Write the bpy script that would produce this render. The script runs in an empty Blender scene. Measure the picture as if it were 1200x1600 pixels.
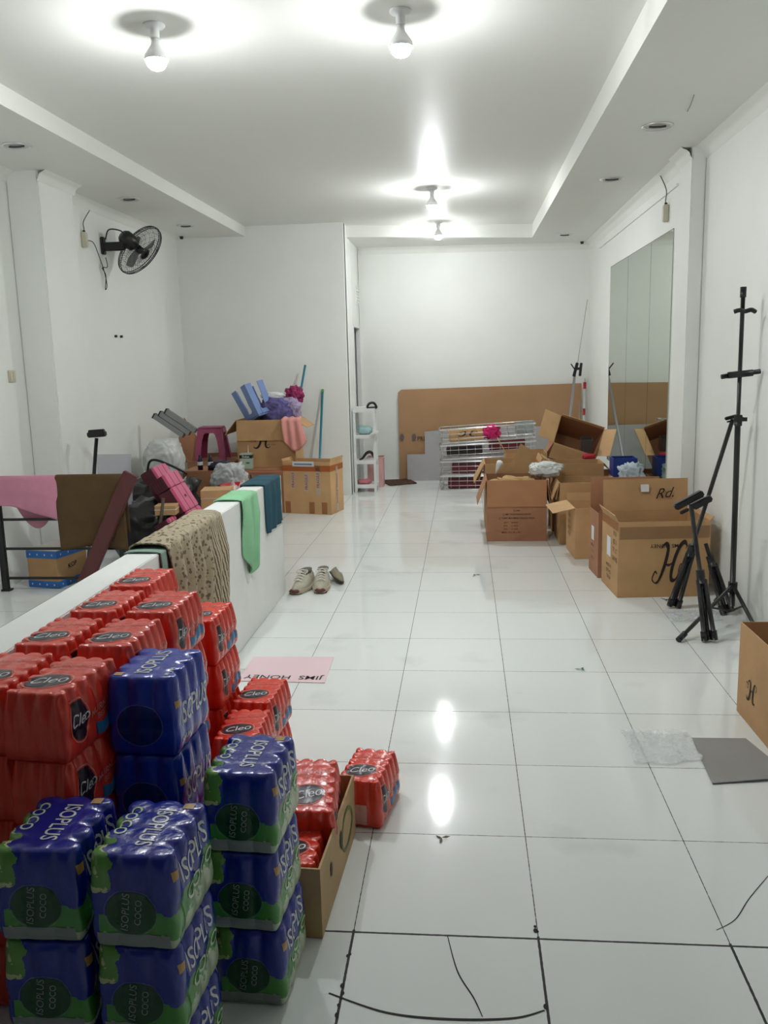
import bpy, bmesh, math, random
from mathutils import Vector, Matrix
from mathutils.bvhtree import BVHTree
C = bpy.context.scene
COL = C.collection
PI = math.pi
random.seed(7)

# ------------------------------------------------------------------ camera
F_PX, PITCH, YAW, ROLL, CAM_H = 1338.67, .1761, -.096, -.026, 1.5405
cy_, sy_, cp_, sp_ = math.cos(YAW), math.sin(YAW), math.cos(PITCH), math.sin(PITCH)
FW = Vector((sy_*cp_, cy_*cp_, -sp_))
R0 = Vector((cy_, -sy_, 0)); U0 = R0.cross(FW)
RT = math.cos(ROLL)*R0 + math.sin(ROLL)*U0
UP = -math.sin(ROLL)*R0 + math.cos(ROLL)*U0
cam = bpy.data.cameras.new('camera'); camo = bpy.data.objects.new('camera', cam); COL.objects.link(camo)
cam.sensor_fit = 'HORIZONTAL'; cam.sensor_width = 36; cam.lens = F_PX*36/1200
camo.matrix_world = Matrix(((RT.x, UP.x, -FW.x, 0), (RT.y, UP.y, -FW.y, 0), (RT.z, UP.z, -FW.z, CAM_H), (0, 0, 0, 1)))
C.camera = camo
# ------------------------------------------------------------------ world and exposure
w = bpy.data.worlds.new('world'); C.world = w; w.use_nodes = True
w.node_tree.nodes['Background'].inputs[0].default_value = (.55, .6, .65, 1)
w.node_tree.nodes['Background'].inputs[1].default_value = 0.015
C.view_settings.view_transform = 'Standard'; C.view_settings.look = 'None'
C.view_settings.gamma = 1; C.view_settings.use_curve_mapping = False
C.view_settings.exposure = 2.25
BULB = 165.0        # emission strength of every bulb


def lin(c):
    return tuple((x/255/12.92 if x/255 <= .04045 else ((x/255+.055)/1.055)**2.4) for x in c)


# ------------------------------------------------------------------ materials
MATS = {}


def mat(name, rgb=(200, 200, 200), rough=.6, metal=0, spec=.5, alpha=1, trans=0, bump=0, bscale=30, vary=0, vscale=6, emit=0, coat=0, ior=1.5, stretch=(1, 1, 1)):
    if name in MATS: return MATS[name]
    m = bpy.data.materials.new(name); m.use_nodes = True; MATS[name] = m
    nt = m.node_tree; b = nt.nodes['Principled BSDF']
    col = lin(rgb)+(1,)
    b.inputs['Base Color'].default_value = col
    b.inputs['Roughness'].default_value = rough; b.inputs['Metallic'].default_value = metal
    b.inputs['Specular IOR Level'].default_value = spec; b.inputs['IOR'].default_value = ior
    b.inputs['Alpha'].default_value = alpha
    b.inputs['Transmission Weight'].default_value = trans
    b.inputs['Coat Weight'].default_value = coat; b.inputs['Coat Roughness'].default_value = .12
    if emit:
        b.inputs['Emission Color'].default_value = col; b.inputs['Emission Strength'].default_value = emit
    tc = nt.nodes.new('ShaderNodeTexCoord'); mp = nt.nodes.new('ShaderNodeMapping'); nt.links.new(tc.outputs['Object'], mp.inputs[0])
    mp.inputs['Scale'].default_value = stretch
    if bump:
        n = nt.nodes.new('ShaderNodeTexNoise'); n.inputs['Scale'].default_value = bscale; n.inputs['Detail'].default_value = 4
        nt.links.new(mp.outputs[0], n.inputs[0])
        bp = nt.nodes.new('ShaderNodeBump'); bp.inputs['Strength'].default_value = bump; bp.inputs['Distance'].default_value = .01
        nt.links.new(n.outputs[0], bp.inputs['Height']); nt.links.new(bp.outputs[0], b.inputs['Normal'])
    if vary:
        n2 = nt.nodes.new('ShaderNodeTexNoise'); n2.inputs['Scale'].default_value = vscale; n2.inputs['Detail'].default_value = 5
        nt.links.new(mp.outputs[0], n2.inputs[0])
        mx = nt.nodes.new('ShaderNodeMix'); mx.data_type = 'RGBA'
        mx.inputs[6].default_value = tuple(min(1, c*(1+vary)) for c in col[:3])+(1,)
        mx.inputs[7].default_value = tuple(c*(1-vary) for c in col[:3])+(1,)
        mr = nt.nodes.new('ShaderNodeMapRange'); mr.inputs[1].default_value = .35; mr.inputs[2].default_value = .65
        nt.links.new(n2.outputs[0], mr.inputs[0]); nt.links.new(mr.outputs[0], mx.inputs[0])
        nt.links.new(mx.outputs[2], b.inputs['Base Color'])
    return m


def N(nt, kind, **kw):
    n = nt.nodes.new('ShaderNode'+kind)
    for k, v in kw.items(): setattr(n, k, v)
    return n


def M2(nt, op, a, b=None, c=None):
    n = nt.nodes.new('ShaderNodeMath'); n.operation = op
    for i, v in enumerate((a, b, c)):
        if v is None: continue
        if isinstance(v, (int, float)): n.inputs[i].default_value = v
        else: nt.links.new(v, n.inputs[i])
    return n.outputs[0]


def MIX(nt, f, a, b):
    n = nt.nodes.new('ShaderNodeMix'); n.data_type = 'RGBA'
    for i, v in ((0, f), (6, a), (7, b)):
        if isinstance(v, (int, float)): n.inputs[i].default_value = v
        elif isinstance(v, tuple): n.inputs[i].default_value = v if len(v) == 4 else lin(v)+(1,)
        else: nt.links.new(v, n.inputs[i])
    return n.outputs[2]


TILE, TX0, TY0 = .5, -.3148, 2.0877


def floor_mat():
    m = mat('glazed_white_tile', (224, 228, 226), rough=.07, spec=.5)
    nt = m.node_tree; b = nt.nodes['Principled BSDF']
    g = N(nt, 'NewGeometry'); s = N(nt, 'SeparateXYZ'); nt.links.new(g.outputs['Position'], s.inputs[0])
    ds, ids = [], []
    for ax, o in ((0, TX0), (1, TY0)):
        t = M2(nt, 'DIVIDE', M2(nt, 'SUBTRACT', s.outputs[ax], o), TILE)
        fr = M2(nt, 'FRACT', t); d = M2(nt, 'MINIMUM', fr, M2(nt, 'SUBTRACT', 1, fr))
        ds.append(M2(nt, 'MULTIPLY', d, TILE)); ids.append(M2(nt, 'FLOOR', t))
    near = M2(nt, 'LESS_THAN', s.outputs[1], TY0+.01)
    wid = M2(nt, 'ADD', .0013, M2(nt, 'MULTIPLY', near, .0022))
    # joints left of and beyond the low wall are not seen in the photograph's landing, keep the same grid everywhere
    d = M2(nt, 'MINIMUM', ds[0], ds[1])
    nz = N(nt, 'TexNoise'); nz.inputs['Scale'].default_value = 60; nt.links.new(g.outputs['Position'], nz.inputs[0])
    d = M2(nt, 'SUBTRACT', d, M2(nt, 'MULTIPLY', M2(nt, 'SUBTRACT', nz.outputs[0], .5), .0022))
    grout = M2(nt, 'LESS_THAN', d, wid)
    cv = N(nt, 'CombineXYZ'); nt.links.new(ids[0], cv.inputs[0]); nt.links.new(ids[1], cv.inputs[1])
    wn = N(nt, 'TexWhiteNoise'); nt.links.new(cv.outputs[0], wn.inputs[0])
    n2 = N(nt, 'TexNoise'); n2.inputs['Scale'].default_value = 2.2; n2.inputs['Detail'].default_value = 6; nt.links.new(g.outputs['Position'], n2.inputs[0])
    c = MIX(nt, wn.outputs[0], (230, 234, 231), (235, 238, 235))
    dirt = N(nt, 'MapRange'); dirt.inputs[1].default_value = .60; dirt.inputs[2].default_value = .9; nt.links.new(n2.outputs[0], dirt.inputs[0])
    c = MIX(nt, dirt.outputs[0], c, (196, 198, 194))
    c = MIX(nt, grout, c, (52, 52, 50))
    nt.links.new(c, b.inputs['Base Color'])
    r = M2(nt, 'ADD', M2(nt, 'MULTIPLY', n2.outputs[0], .06), .05)
    r = M2(nt, 'ADD', r, M2(nt, 'MULTIPLY', grout, .7)); nt.links.new(r, b.inputs['Roughness'])
    # each glazed tile is very slightly out of plane
    n3 = N(nt, 'TexNoise'); n3.inputs['Scale'].default_value = 5; nt.links.new(g.outputs['Position'], n3.inputs[0])
    bp = N(nt, 'Bump'); bp.inputs['Strength'].default_value = .12; bp.inputs['Distance'].default_value = .004
    nt.links.new(n3.outputs[0], bp.inputs['Height']); nt.links.new(bp.outputs[0], b.inputs['Normal'])
    return m


WALL = mat('white_wall_paint', (236, 238, 233), rough=.55, spec=.3, bump=.06, bscale=40, vary=.02, vscale=1.5)
CEIL = mat('white_ceiling_paint', (236, 237, 231), rough=.45, spec=.2, bump=.02, bscale=8)
KRAFT = mat('kraft_cardboard', (190, 150, 104), rough=.75, vary=.07, vscale=5, bump=.1, bscale=60)
KRAFT2 = mat('light_kraft_cardboard', (206, 165, 118), rough=.75, vary=.07, vscale=5, bump=.1, bscale=60)
KRAFT3 = mat('reddish_cardboard', (169, 120, 88), rough=.75, vary=.1, vscale=4, bump=.1, bscale=60)
INK = mat('black_ink', (38, 30, 26), rough=.7)
INKB = mat('brown_ink', (88, 62, 44), rough=.7)
BLACKP = mat('black_plastic', (26, 26, 28), rough=.38)
BLACKM = mat('black_powder_coat', (24, 24, 26), rough=.35, spec=.6)
WHITEP = mat('white_plastic', (232, 234, 232), rough=.35)
CREAM = mat('cream_plastic', (206, 200, 178), rough=.45)
CHROME = mat('chrome_wire', (232, 232, 232), rough=.28, metal=1)
STEELG = mat('grey_metal', (150, 150, 150), rough=.35, metal=.9)
PAPER = mat('white_paper', (225, 226, 226), rough=.8)
TAPE = mat('clear_brown_tape', (176, 120, 72), rough=.25, alpha=.75)
CLEAR = mat('clear_plastic_film', (240, 243, 243), rough=.12, alpha=.42, bump=.9, bscale=45)
PINK = mat('pink_cloth', (205, 138, 160), rough=.95, bump=.3, bscale=120, vary=.08)
BROWNC = mat('brown_towelling', (92, 70, 42), rough=1, bump=.5, bscale=300, vary=.1, vscale=9)
TEALC = mat('teal_towelling', (38, 82, 98), rough=.95, bump=.4, bscale=250, vary=.08)
GREENC = mat('mint_green_towelling', (146, 204, 158), rough=.95, bump=.4, bscale=250, vary=.06)
SALMON = mat('salmon_pink_cloth', (228, 158, 150), rough=.95, bump=.3, bscale=150)
MAROON = mat('maroon_paint', (92, 46, 44), rough=.5, vary=.12, vscale=8, stretch=(1, 1, .2))
PINKB = mat('pink_card', (212, 98, 134), rough=.5)
DARKB = mat('dark_maroon_card', (82, 34, 44), rough=.6, vary=.1)
TRASH = mat('black_bin_liner', (30, 29, 30), rough=.3, bump=.8, bscale=14)
WHITEBAG = mat('white_plastic_bag', (208, 211, 208), rough=.42, bump=.7, bscale=14)
REDP = mat('red_plastic', (186, 28, 34), rough=.3)
BLUEP = mat('pale_blue_plastic', (118, 142, 192), rough=.32)
MAUVE = mat('mauve_pink_plastic', (164, 72, 108), rough=.4)
BLUET = mat('blue_star_tape', (44, 112, 190), rough=.4)
TEALP = mat('teal_plastic', (52, 140, 158), rough=.35)
GREY = mat('grey_board', (150, 148, 145), rough=.8, vary=.03)


# ------------------------------------------------------------------ mesh helpers
def obj(name, bm, m, parent=None, smooth=False, loc=None, rotz=None):
    me = bpy.data.meshes.new(name)
    if smooth:
        for f in bm.faces: f.smooth = True
    bm.normal_update(); bm.to_mesh(me); bm.free()
    for mm in (m if isinstance(m, (list, tuple)) else [m]): me.materials.append(mm)
    o = bpy.data.objects.new(name, me); COL.objects.link(o)
    if parent: o.parent = parent
    if loc is not None: o.location = loc
    if rotz is not None: o.rotation_euler = (0, 0, rotz)
    return o


def tag(o, label, cat, group=None, kind=None):
    o['label'] = label; o['category'] = cat
    if group: o['group'] = group
    if kind: o['kind'] = kind
    return o


def thing(name, label, cat, loc=(0, 0, 0), rot=0, group=None):
    o = bpy.data.objects.new(name, None); COL.objects.link(o); o.empty_display_size = .05
    o.location = loc; o.rotation_euler = rot if isinstance(rot, tuple) else (0, 0, rot)
    return tag(o, label, cat, group)


def struct(name, bm, m, parent=None, smooth=False):
    o = obj(name, bm, m, parent, smooth)
    if not parent: o['kind'] = 'structure'
    return o


def dup(root, label=None, loc=None, rot=None, group=None):
    r = root.copy(); COL.objects.link(r)
    if loc is not None: r.location = loc
    if rot is not None: r.rotation_euler = rot if isinstance(rot, tuple) else (0, 0, rot)
    if label: r['label'] = label
    if group: r['group'] = group
    for ch in list(root.children):
        c = ch.copy(); COL.objects.link(c); c.parent = r
        for g in ch.children:
            d = g.copy(); COL.objects.link(d); d.parent = c
    return r


def T(x=0, y=0, z=0): return Matrix.Translation((x, y, z))


def RX(a): return Matrix.Rotation(a, 4, 'X')


def RY(a): return Matrix.Rotation(a, 4, 'Y')


def RZ(a): return Matrix.Rotation(a, 4, 'Z')


def box(bm, c, s, M=None, bev=0):
    r = bmesh.ops.create_cube(bm, size=1)
    vs = r['verts']
    for v in vs: v.co = Vector((c[0]+v.co.x*s[0], c[1]+v.co.y*s[1], c[2]+v.co.z*s[2]))
    if bev:
        es = list({e for v in vs for e in v.link_edges})
        r2 = bmesh.ops.bevel(bm, geom=es, offset=bev, segments=2, affect='EDGES')
        vs = list({v for v in vs if v.is_valid} | set(r2['verts']))
    if M is not None:
        for v in vs: v.co = M @ v.co
    return vs


def bx(c, s, M=None, bev=0):
    bm = bmesh.new(); box(bm, c, s, M, bev); return bm


def tube(bm, pts, r, n=8, closed=False, caps=True):
    pts = [Vector(p) for p in pts]; k = len(pts)
    rs = r if isinstance(r, (list, tuple)) else [r]*k
    rings = []; up = None
    for i, p in enumerate(pts):
        a = pts[(i-1) % k] if (closed or i > 0) else p
        b = pts[(i+1) % k] if (closed or i < k-1) else p
        t = (b-a).normalized()
        if up is None:
            up = Vector((0, 0, 1)) if abs(t.z) < .9 else Vector((1, 0, 0))
        s = t.cross(up)
        if s.length < 1e-4: s = t.cross(Vector((1, .3, .2)))
        s.normalize(); up = s.cross(t).normalized()
        rings.append([bm.verts.new(p+rs[i]*(math.cos(2*PI*j/n)*s+math.sin(2*PI*j/n)*up)) for j in range(n)])
    for i in range(k if closed else k-1):
        A, B = rings[i], rings[(i+1) % k]
        for j in range(n):
            f = bm.faces.new((A[j], A[(j+1) % n], B[(j+1) % n], B[j])); f.smooth = True
    if not closed and caps:
        bm.faces.new(rings[0]); bm.faces.new(rings[-1][::-1])


def tb(pts, r, n=8, closed=False):
    bm = bmesh.new(); tube(bm, pts, r, n, closed); return bm


def lathe(bm, prof, n=24, M=None, cap=True):
    rings = []
    for (r, z) in prof:
        ring = []
        for j in range(n):
            p = Vector((r*math.cos(2*PI*j/n), r*math.sin(2*PI*j/n), z))
            ring.append(bm.verts.new(M @ p if M is not None else p))
        rings.append(ring)
    for A, B in zip(rings, rings[1:]):
        for j in range(n):
            f = bm.faces.new((A[j], A[(j+1) % n], B[(j+1) % n], B[j])); f.smooth = True
    if cap:
        bm.faces.new(rings[0][::-1]); bm.faces.new(rings[-1])


def lt(prof, n=24, M=None, cap=True):
    bm = bmesh.new(); lathe(bm, prof, n, M, cap); return bm


def prism(pts, M, t):
    """flat polygon (2-D points, local xy) with thickness t, placed by matrix M"""
    bm = bmesh.new()
    a = [bm.verts.new(M @ Vector((x, y, 0))) for x, y in pts]
    b = [bm.verts.new(M @ Vector((x, y, t))) for x, y in pts]
    n = len(pts); bm.faces.new(a[::-1]); bm.faces.new(b)
    for i in range(n): bm.faces.new((a[i], a[(i+1) % n], b[(i+1) % n], b[i]))
    bmesh.ops.recalc_face_normals(bm, faces=bm.faces)
    return bm


def join(*bms):
    out = bms[0]
    for b in bms[1:]:
        me = bpy.data.meshes.new('t'); b.to_mesh(me); out.from_mesh(me); bpy.data.meshes.remove(me); b.free()
    return out


def crom(P, n=8):
    P = [Vector(p) for p in P]; out = []
    for i in range(len(P)-1):
        p0 = P[max(i-1, 0)]; p1 = P[i]; p2 = P[i+1]; p3 = P[min(i+2, len(P)-1)]
        for k in range(n):
            t = k/n
            out.append(.5*((2*p1)+(p2-p0)*t+(2*p0-5*p1+4*p2-p3)*t*t+(3*p1-p0-3*p2+p3)*t**3))
    out.append(P[-1]); return out


_cache = {}


def text_bm(s, h=1.0, spacing=1.0, fat=0, shear=0, wmul=1):
    """text as a flat mesh, centred, cap height about h, in the local xy plane"""
    key = (s, spacing, fat, shear)
    if key not in _cache:
        cu = bpy.data.curves.new('t', 'FONT'); cu.body = s; cu.align_x = 'CENTER'; cu.align_y = 'CENTER'
        cu.space_character = spacing; cu.offset = fat; cu.shear = shear; cu.resolution_u = 3
        o = bpy.data.objects.new('t', cu); COL.objects.link(o)
        dg = bpy.context.evaluated_depsgraph_get(); dg.update()
        me = bpy.data.meshes.new_from_object(o.evaluated_get(dg))
        bpy.data.objects.remove(o); _cache[key] = me
    bm = bmesh.new(); bm.from_mesh(_cache[key])
    for v in bm.verts: v.co = Vector((v.co.x*h*1.4*wmul, v.co.y*h*1.4, 0))
    return bm


def ribbon(bm, pts, wmax, wmin=None, n=8, z=0):
    P = crom([(p[0], p[1], 0) for p in pts], n); k = len(P)
    wmin = wmax*.15 if wmin is None else wmin
    prev = None
    for i, p in enumerate(P):
        a = P[max(i-1, 0)]; b = P[min(i+1, k-1)]; t = (b-a).normalized(); s = Vector((-t.y, t.x, 0))
        wd = .5*(wmin+(wmax-wmin)*math.sin(PI*i/(k-1))**1.3)
        cur = (bm.verts.new(p+s*wd), bm.verts.new(p-s*wd))
        if prev: bm.faces.new((prev[0], prev[1], cur[1], cur[0]))
        prev = cur


def xf(bm, M):
    for v in bm.verts: v.co = M @ v.co
    return bm


def script_h():
    bm = bmesh.new()
    ribbon(bm, [(-.62, .22), (-.5, .42), (-.28, .42), (-.2, .2), (-.27, -.15), (-.42, -.4), (-.62, -.5), (-.78, -.42), (-.74, -.33)], .17, .02)
    ribbon(bm, [(.62, .5), (.45, .47), (.3, .25), (.2, -.1), (.22, -.38), (.4, -.47), (.6, -.35)], .17, .02)
    ribbon(bm, [(-.24, -.02), (0, .06), (.25, .02)], .06, .02)
    ribbon(bm, [(-.95, -.05), (-.85, .28), (-.6, .22), (-.62, .05), (-.76, .05)], .05, .015)
    ribbon(bm, [(.62, .5), (.78, .4), (.7, .22), (.55, .28)], .06, .02)
    return bm


def decal_on(bm, target, direction, off=.0012, maxe=.012):
    """drape a flat print over a surface along a direction"""
    for _ in range(4):
        es = [e for e in bm.edges if e.calc_length() > maxe]
        if not es: break
        bmesh.ops.subdivide_edges(bm, edges=es, cuts=1)
        bmesh.ops.triangulate(bm, faces=[f for f in bm.faces if len(f.verts) > 4])
    d = Vector(direction).normalized(); kill = []
    for v in bm.verts:
        hit = target.ray_cast(v.co-d*.3, d, 1.0)
        if hit[0] is None: kill.append(v)
        else: v.co = hit[0]-d*off
    bmesh.ops.delete(bm, geom=kill, context='VERTS')
    return bm


def disc(rx, ry, n=32, inner=0):
    bm = bmesh.new()
    o = [bm.verts.new((rx*math.cos(2*PI*i/n), ry*math.sin(2*PI*i/n), 0)) for i in range(n)]
    if inner:
        q = [bm.verts.new((inner*rx*math.cos(2*PI*i/n), inner*ry*math.sin(2*PI*i/n), 0)) for i in range(n)]
        for i in range(n): bm.faces.new((o[i], o[(i+1) % n], q[(i+1) % n], q[i]))
    else:
        rings = [o]
        for k in (.75, .5, .25):
            rings.append([bm.verts.new((k*rx*math.cos(2*PI*i/n), k*ry*math.sin(2*PI*i/n), 0)) for i in range(n)])
        for A, B in zip(rings, rings[1:]):
            for i in range(n): bm.faces.new((A[i], A[(i+1) % n], B[(i+1) % n], B[i]))
        bm.faces.new(rings[-1])
    return bm


def plane_grid(w, h, nx, ny):
    bm = bmesh.new()
    g = [[bm.verts.new((w*(i/nx-.5), h*(j/ny-.5), 0)) for j in range(ny+1)] for i in range(nx+1)]
    for i in range(nx):
        for j in range(ny): bm.faces.new((g[i][j], g[i+1][j], g[i+1][j+1], g[i][j+1]))
    return bm


def hsh(*a):
    v = math.sin(sum((i+1)*12.9898*x for i, x in enumerate(a))+1.7)*43758.5453
    return v-math.floor(v)


def lump(center, size, seed=0, sub=4, rough=.18, flat=True, freq=3.0, ymin=None):
    """crumpled closed bag or heap"""
    from mathutils import noise
    bm = bmesh.new(); bmesh.ops.create_icosphere(bm, subdivisions=sub, radius=1)
    for v in bm.verts:
        d = v.co.normalized()
        k = 1+rough*noise.noise(d*freq+Vector((seed*3.1, 0, 0)))+rough*.6*abs(noise.noise(d*freq*2.3+Vector((0, seed*1.7, 0))))*2-rough*.4
        p = Vector((math.copysign(abs(d.x)**.75, d.x), math.copysign(abs(d.y)**.75, d.y), math.copysign(abs(d.z)**.75, d.z)))*k
        p = Vector((p.x*size[0]/2, p.y*size[1]/2, p.z*size[2]/2))
        if flat and p.z < -size[2]*.42: p.z = -size[2]*.42
        v.co = Vector(center)+p
    if flat:
        mz = min(v.co.z for v in bm.verts); dz = (center[2]-size[2]/2)-mz
        for v in bm.verts: v.co.z += dz
    for f in bm.faces: f.smooth = True
    return bm


# ================================================================== ROOM
XL, XR, YB = -3.26, 1.62, 11.05
def zs(x): return 2.895-.0125*x
ZT = 3.035
Y0 = -.6
struct('floor', bx((( XL+XR)/2, (Y0+YB)/2, -.06), (XR-XL+.4, YB-Y0+.4, .12)), floor_mat())
FLOOR = bpy.data.objects['floor']
struct('wall_back', bx((.1, YB+.06, 1.6), (3.2, .12, 3.3)), WALL)
# left wall, its flat pier, and the partition in front of the left rear room
struct('wall_left', bx((XL-.06, (Y0+YB)/2, 1.6), (.12, YB-Y0+.2, 3.3)), WALL)
struct('trim_left_wall_face', bx((XL+.03, (6.72+9.75)/2, 1.6), (.06, 3.1, 3.3)), WALL)
struct('trim_left_pier', bx(((XL-3.02)/2+.0, 6.47, 1.6), (.24, .56, 3.3), bev=.01), WALL)
bm = bmesh.new()
box(bm, ((XL-1.31)/2, 9.79, 1.6), (-1.31-XL, .12, 3.3))
# side wall of the partition with a doorway Y 10.42..10.98, z 0..1.93
box(bm, (-1.33, 10.08, 1.6), (.04, .60, 3.3)); box(bm, (-1.33, 11.03, 1.6), (.04, .08, 3.3))
box(bm, (-1.33, 10.7, 2.6), (.04, .66, 1.3))
struct('wall_partition', bm, WALL)
bm = bmesh.new(); box(bm, (-1.42, 10.7, .98), (.04, .68, 1.95))
struct('door_1', bm, mat('grey_door', (112, 116, 118), rough=.5))
bm = bmesh.new()
for y in (10.39, 11.0): box(bm, (-1.33, y, .97), (.05, .03, 1.94))
box(bm, (-1.33, 10.695, 1.95), (.05, .64, .035))
struct('trim_door_frame', bm, WHITEP)
bm = bmesh.new()
for i in range(6): box(bm, (-1.302, 10.86, 2.24+i*.035), (.014, .26, .012), None)
box(bm, (-1.307, 10.86, 2.33), (.006, .3, .24))
struct('trim_air_vent', bm, WALL)
# right wall, pier
struct('wall_right', bx((XR+.06, (Y0+YB)/2, 1.6), (.12, YB-Y0+.2, 3.3)), WALL)
struct('trim_right_wall_face', bx(((1.55+XR)/2, (6.45+YB)/2, 1.6), (XR-1.55, YB-6.45, 3.3)), WALL)
struct('trim_right_pier', bx(((1.525+XR)/2, 6.36, 1.6), (XR-1.525, .34, 3.3), bev=.008), WALL)
# ceilings: soffits round a raised tray
struct('ceiling', bx((-.82, (Y0+YB)/2, ZT+.05), (5.2, YB-Y0+.4, .1)), CEIL)


def soffit(name, pts):
    bm = bmesh.new()
    lo = [bm.verts.new((x, y, zs(x))) for x, y in pts]; hi = [bm.verts.new((x, y, ZT+.01)) for x, y in pts]
    n = len(pts); bm.faces.new(lo[::-1]); bm.faces.new(hi)
    for i in range(n): bm.faces.new((lo[i], lo[(i+1) % n], hi[(i+1) % n], hi[i]))
    bmesh.ops.recalc_face_normals(bm, faces=bm.faces)
    struct(name, bm, CEIL)


soffit('trim_soffit_left', [(XL, Y0), (-2.46, Y0), (-2.41, 9.73), (XL, 9.73)])
soffit('trim_soffit_right', [(.80, Y0), (XR, Y0), (XR, YB), (.80, YB)])
soffit('trim_soffit_back', [(-1.31, 9.98), (.80, 10.42), (.80, YB), (-1.31, YB)])


def cove(name, pts, hdir):
    """plaster cove along a ceiling line; hdir points into the room"""
    prof = [(0, -.075), (.012, -.06), (.02, -.035), (.04, -.018), (.062, -.01), (.075, 0)]
    bm = bmesh.new(); rings = []
    for (x, y) in pts:
        rings.append([bm.verts.new((x+hdir[0]*a, y+hdir[1]*a, zs(x)+b+.001)) for a, b in prof])
    for A, B in zip(rings, rings[1:]):
        for j in range(len(prof)-1):
            f = bm.faces.new((A[j], A[j+1], B[j+1], B[j])); f.smooth = True
    struct(name, bm, CEIL)


cove('trim_cove_right_near', [(XR, Y0), (XR, 6.2)], (-1, 0))
cove('trim_cove_pier', [(1.525, 6.18), (1.525, 6.55)], (-1, 0))
cove('trim_cove_right_far', [(1.55, 6.5), (1.55, YB)], (-1, 0))
cove('trim_cove_back', [(-1.31, YB), (1.56, YB)], (0, -1))
cove('trim_cove_left', [(-3.2, 6.7), (-3.2, 9.73)], (1, 0))
cove('trim_cove_left_pier', [(-3.02, 6.17), (-3.02, 6.77)], (1, 0))
cove('trim_cove_left_near', [(XL, Y0), (XL, 6.2)], (1, 0))
# surface cable moulding below the right cove
struct('trim_cable_moulding', bx((1.543, 8.45, 2.725), (.014, 3.6, .018)), WALL)

# low wall beside the stair opening
KX0, KX1, KY1, KZ = -1.355, -1.22, 5.56, .80
struct('wall_low', bx(((KX0+KX1)/2, (1.0+KY1)/2, KZ/2), (KX1-KX0, KY1-1.0, KZ), bev=.004), mat('white_low_wall_paint', (238, 240, 237), rough=.5, vary=.02))
# dark wall stains, cracks in the nearest tiles (wear with its own shape)
GR = mat('open_tile_joint', (48, 46, 44), rough=.9)


def crack(pts, wd, name='floor_crack'):
    bm = bmesh.new(); ribbon(bm, pts, wd, wd*.6, n=10)
    for v in bm.verts: v.co.z = .0008
    obj(name, bm, GR, FLOOR)


crack([(-.347, 1.855), (-.2, 1.80), (-.05, 1.788), (.1, 1.80), (.178, 1.83)], .008)
crack([(-.058, 2.085), (-.03, 1.95), (.01, 1.86), (.03, 1.80)], .004)
crack([(.665, 2.15), (.73, 2.2), (.80, 2.3), (.92, 2.45)], .003)
for i in range(26):                                   # crumbled edges of the open joints
    y = 1.6+.6*hsh(i, 1); x = TX0+(0 if i % 2 else .5)+.006*(hsh(i, 3)-.5)*2
    r = .003+.004*hsh(i, 2)
    bm = disc(r, r*1.6, 8); xf(bm, T(x, y, .0009)); obj('chip_mark', bm, GR, FLOOR) if i < 14 else bm.free()


# ================================================================== LAMPS
GLOW = mat('lit_bulb_glass', (250, 253, 255), rough=.3, emit=BULB)
GLOW2 = mat('dimmer_bulb_glass', (250, 253, 255), rough=.3, emit=BULB*.6)
GLOW3 = mat('brighter_bulb_glass', (250, 253, 255), rough=.3, emit=BULB*1.35)


def bulb_lamp(x, y, label, glow=None):
    t = thing('ceiling_bulb', label, 'light bulb', (x, y, ZT), 0, 'bare bulbs on the ceiling')
    obj('ceiling_rose', lt([(.048, 0), (.048, -.006), (.04, -.014), (.022, -.02), (.02, -.055), (.022, -.06)], 24, T()), WHITEP, t)
    obj('lamp_base', lt([(.017, -.055), (.017, -.07), (.02, -.085), (.034, -.105), (.050, -.128), (.053, -.150), (.0495, -.150), (.0485, -.132), (.001, -.132)], 24), WHITEP, t)  # widened lip at the rim is added to shade the ceiling around the bulb
    obj('glass_globe', lt([(.046, -.1325), (.047, -.14), (.046, -.155), (.040, -.172), (.028, -.184), (.012, -.190), (.001, -.191)], 24), glow or GLOW, t)
    return t


bulb_lamp(-1.36, 4.03, 'lit bare white bulb on the ceiling, left one of the two nearest')
bulb_lamp(-.262, 4.05, 'lit bare white bulb on the ceiling, right one of the two nearest')
bulb_lamp(-.27, 8.05, 'lit bare bulb hanging under the middle of the ceiling tray', GLOW3)
bulb_lamp(-.272, 10.0, 'lit bare bulb farthest back, close to the rear soffit edge', GLOW2)
SOCK = mat('satin_reflector', (206, 206, 202), rough=.35, metal=.15)


def downlight(x, y, label):
    z = zs(x)
    t = thing('downlight', label, 'ceiling light', (x, y, z), 0, 'unlit round downlights in the soffits')
    obj('trim_ring', lt([(.078, -.001), (.092, -.001), (.093, -.006), (.084, -.010), (.076, -.006), (.074, 0)], 28, None, False), CHROME, t)
    obj('reflector', lt([(.075, -.005), (.066, -.003), (.05, -.0015), (.02, -.001), (.001, -.001)], 28, None, False), SOCK, t)
    bm = bmesh.new(); tube(bm, [(-.05, 0, -.006), (-.02, 0, -.009), (.02, 0, -.009), (.05, 0, -.006)], .006, 8)
    obj('lamp_clip', bm, mat('grey_clip', (80, 80, 78)), t)


downlight(-2.80, 5.50, 'round chrome downlight in the left soffit, nearest one')
downlight(-2.80, 7.36, 'round chrome downlight in the left soffit above the wall fan')
downlight(-2.80, 8.86, 'round chrome downlight in the left soffit, farthest one')
downlight(1.17, 5.60, 'round chrome downlight in the right soffit, nearest and largest')
downlight(1.16, 7.16, 'round chrome downlight in the right soffit, middle one')
downlight(1.15, 10.25, 'round chrome downlight in the right soffit near the back wall')


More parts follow.
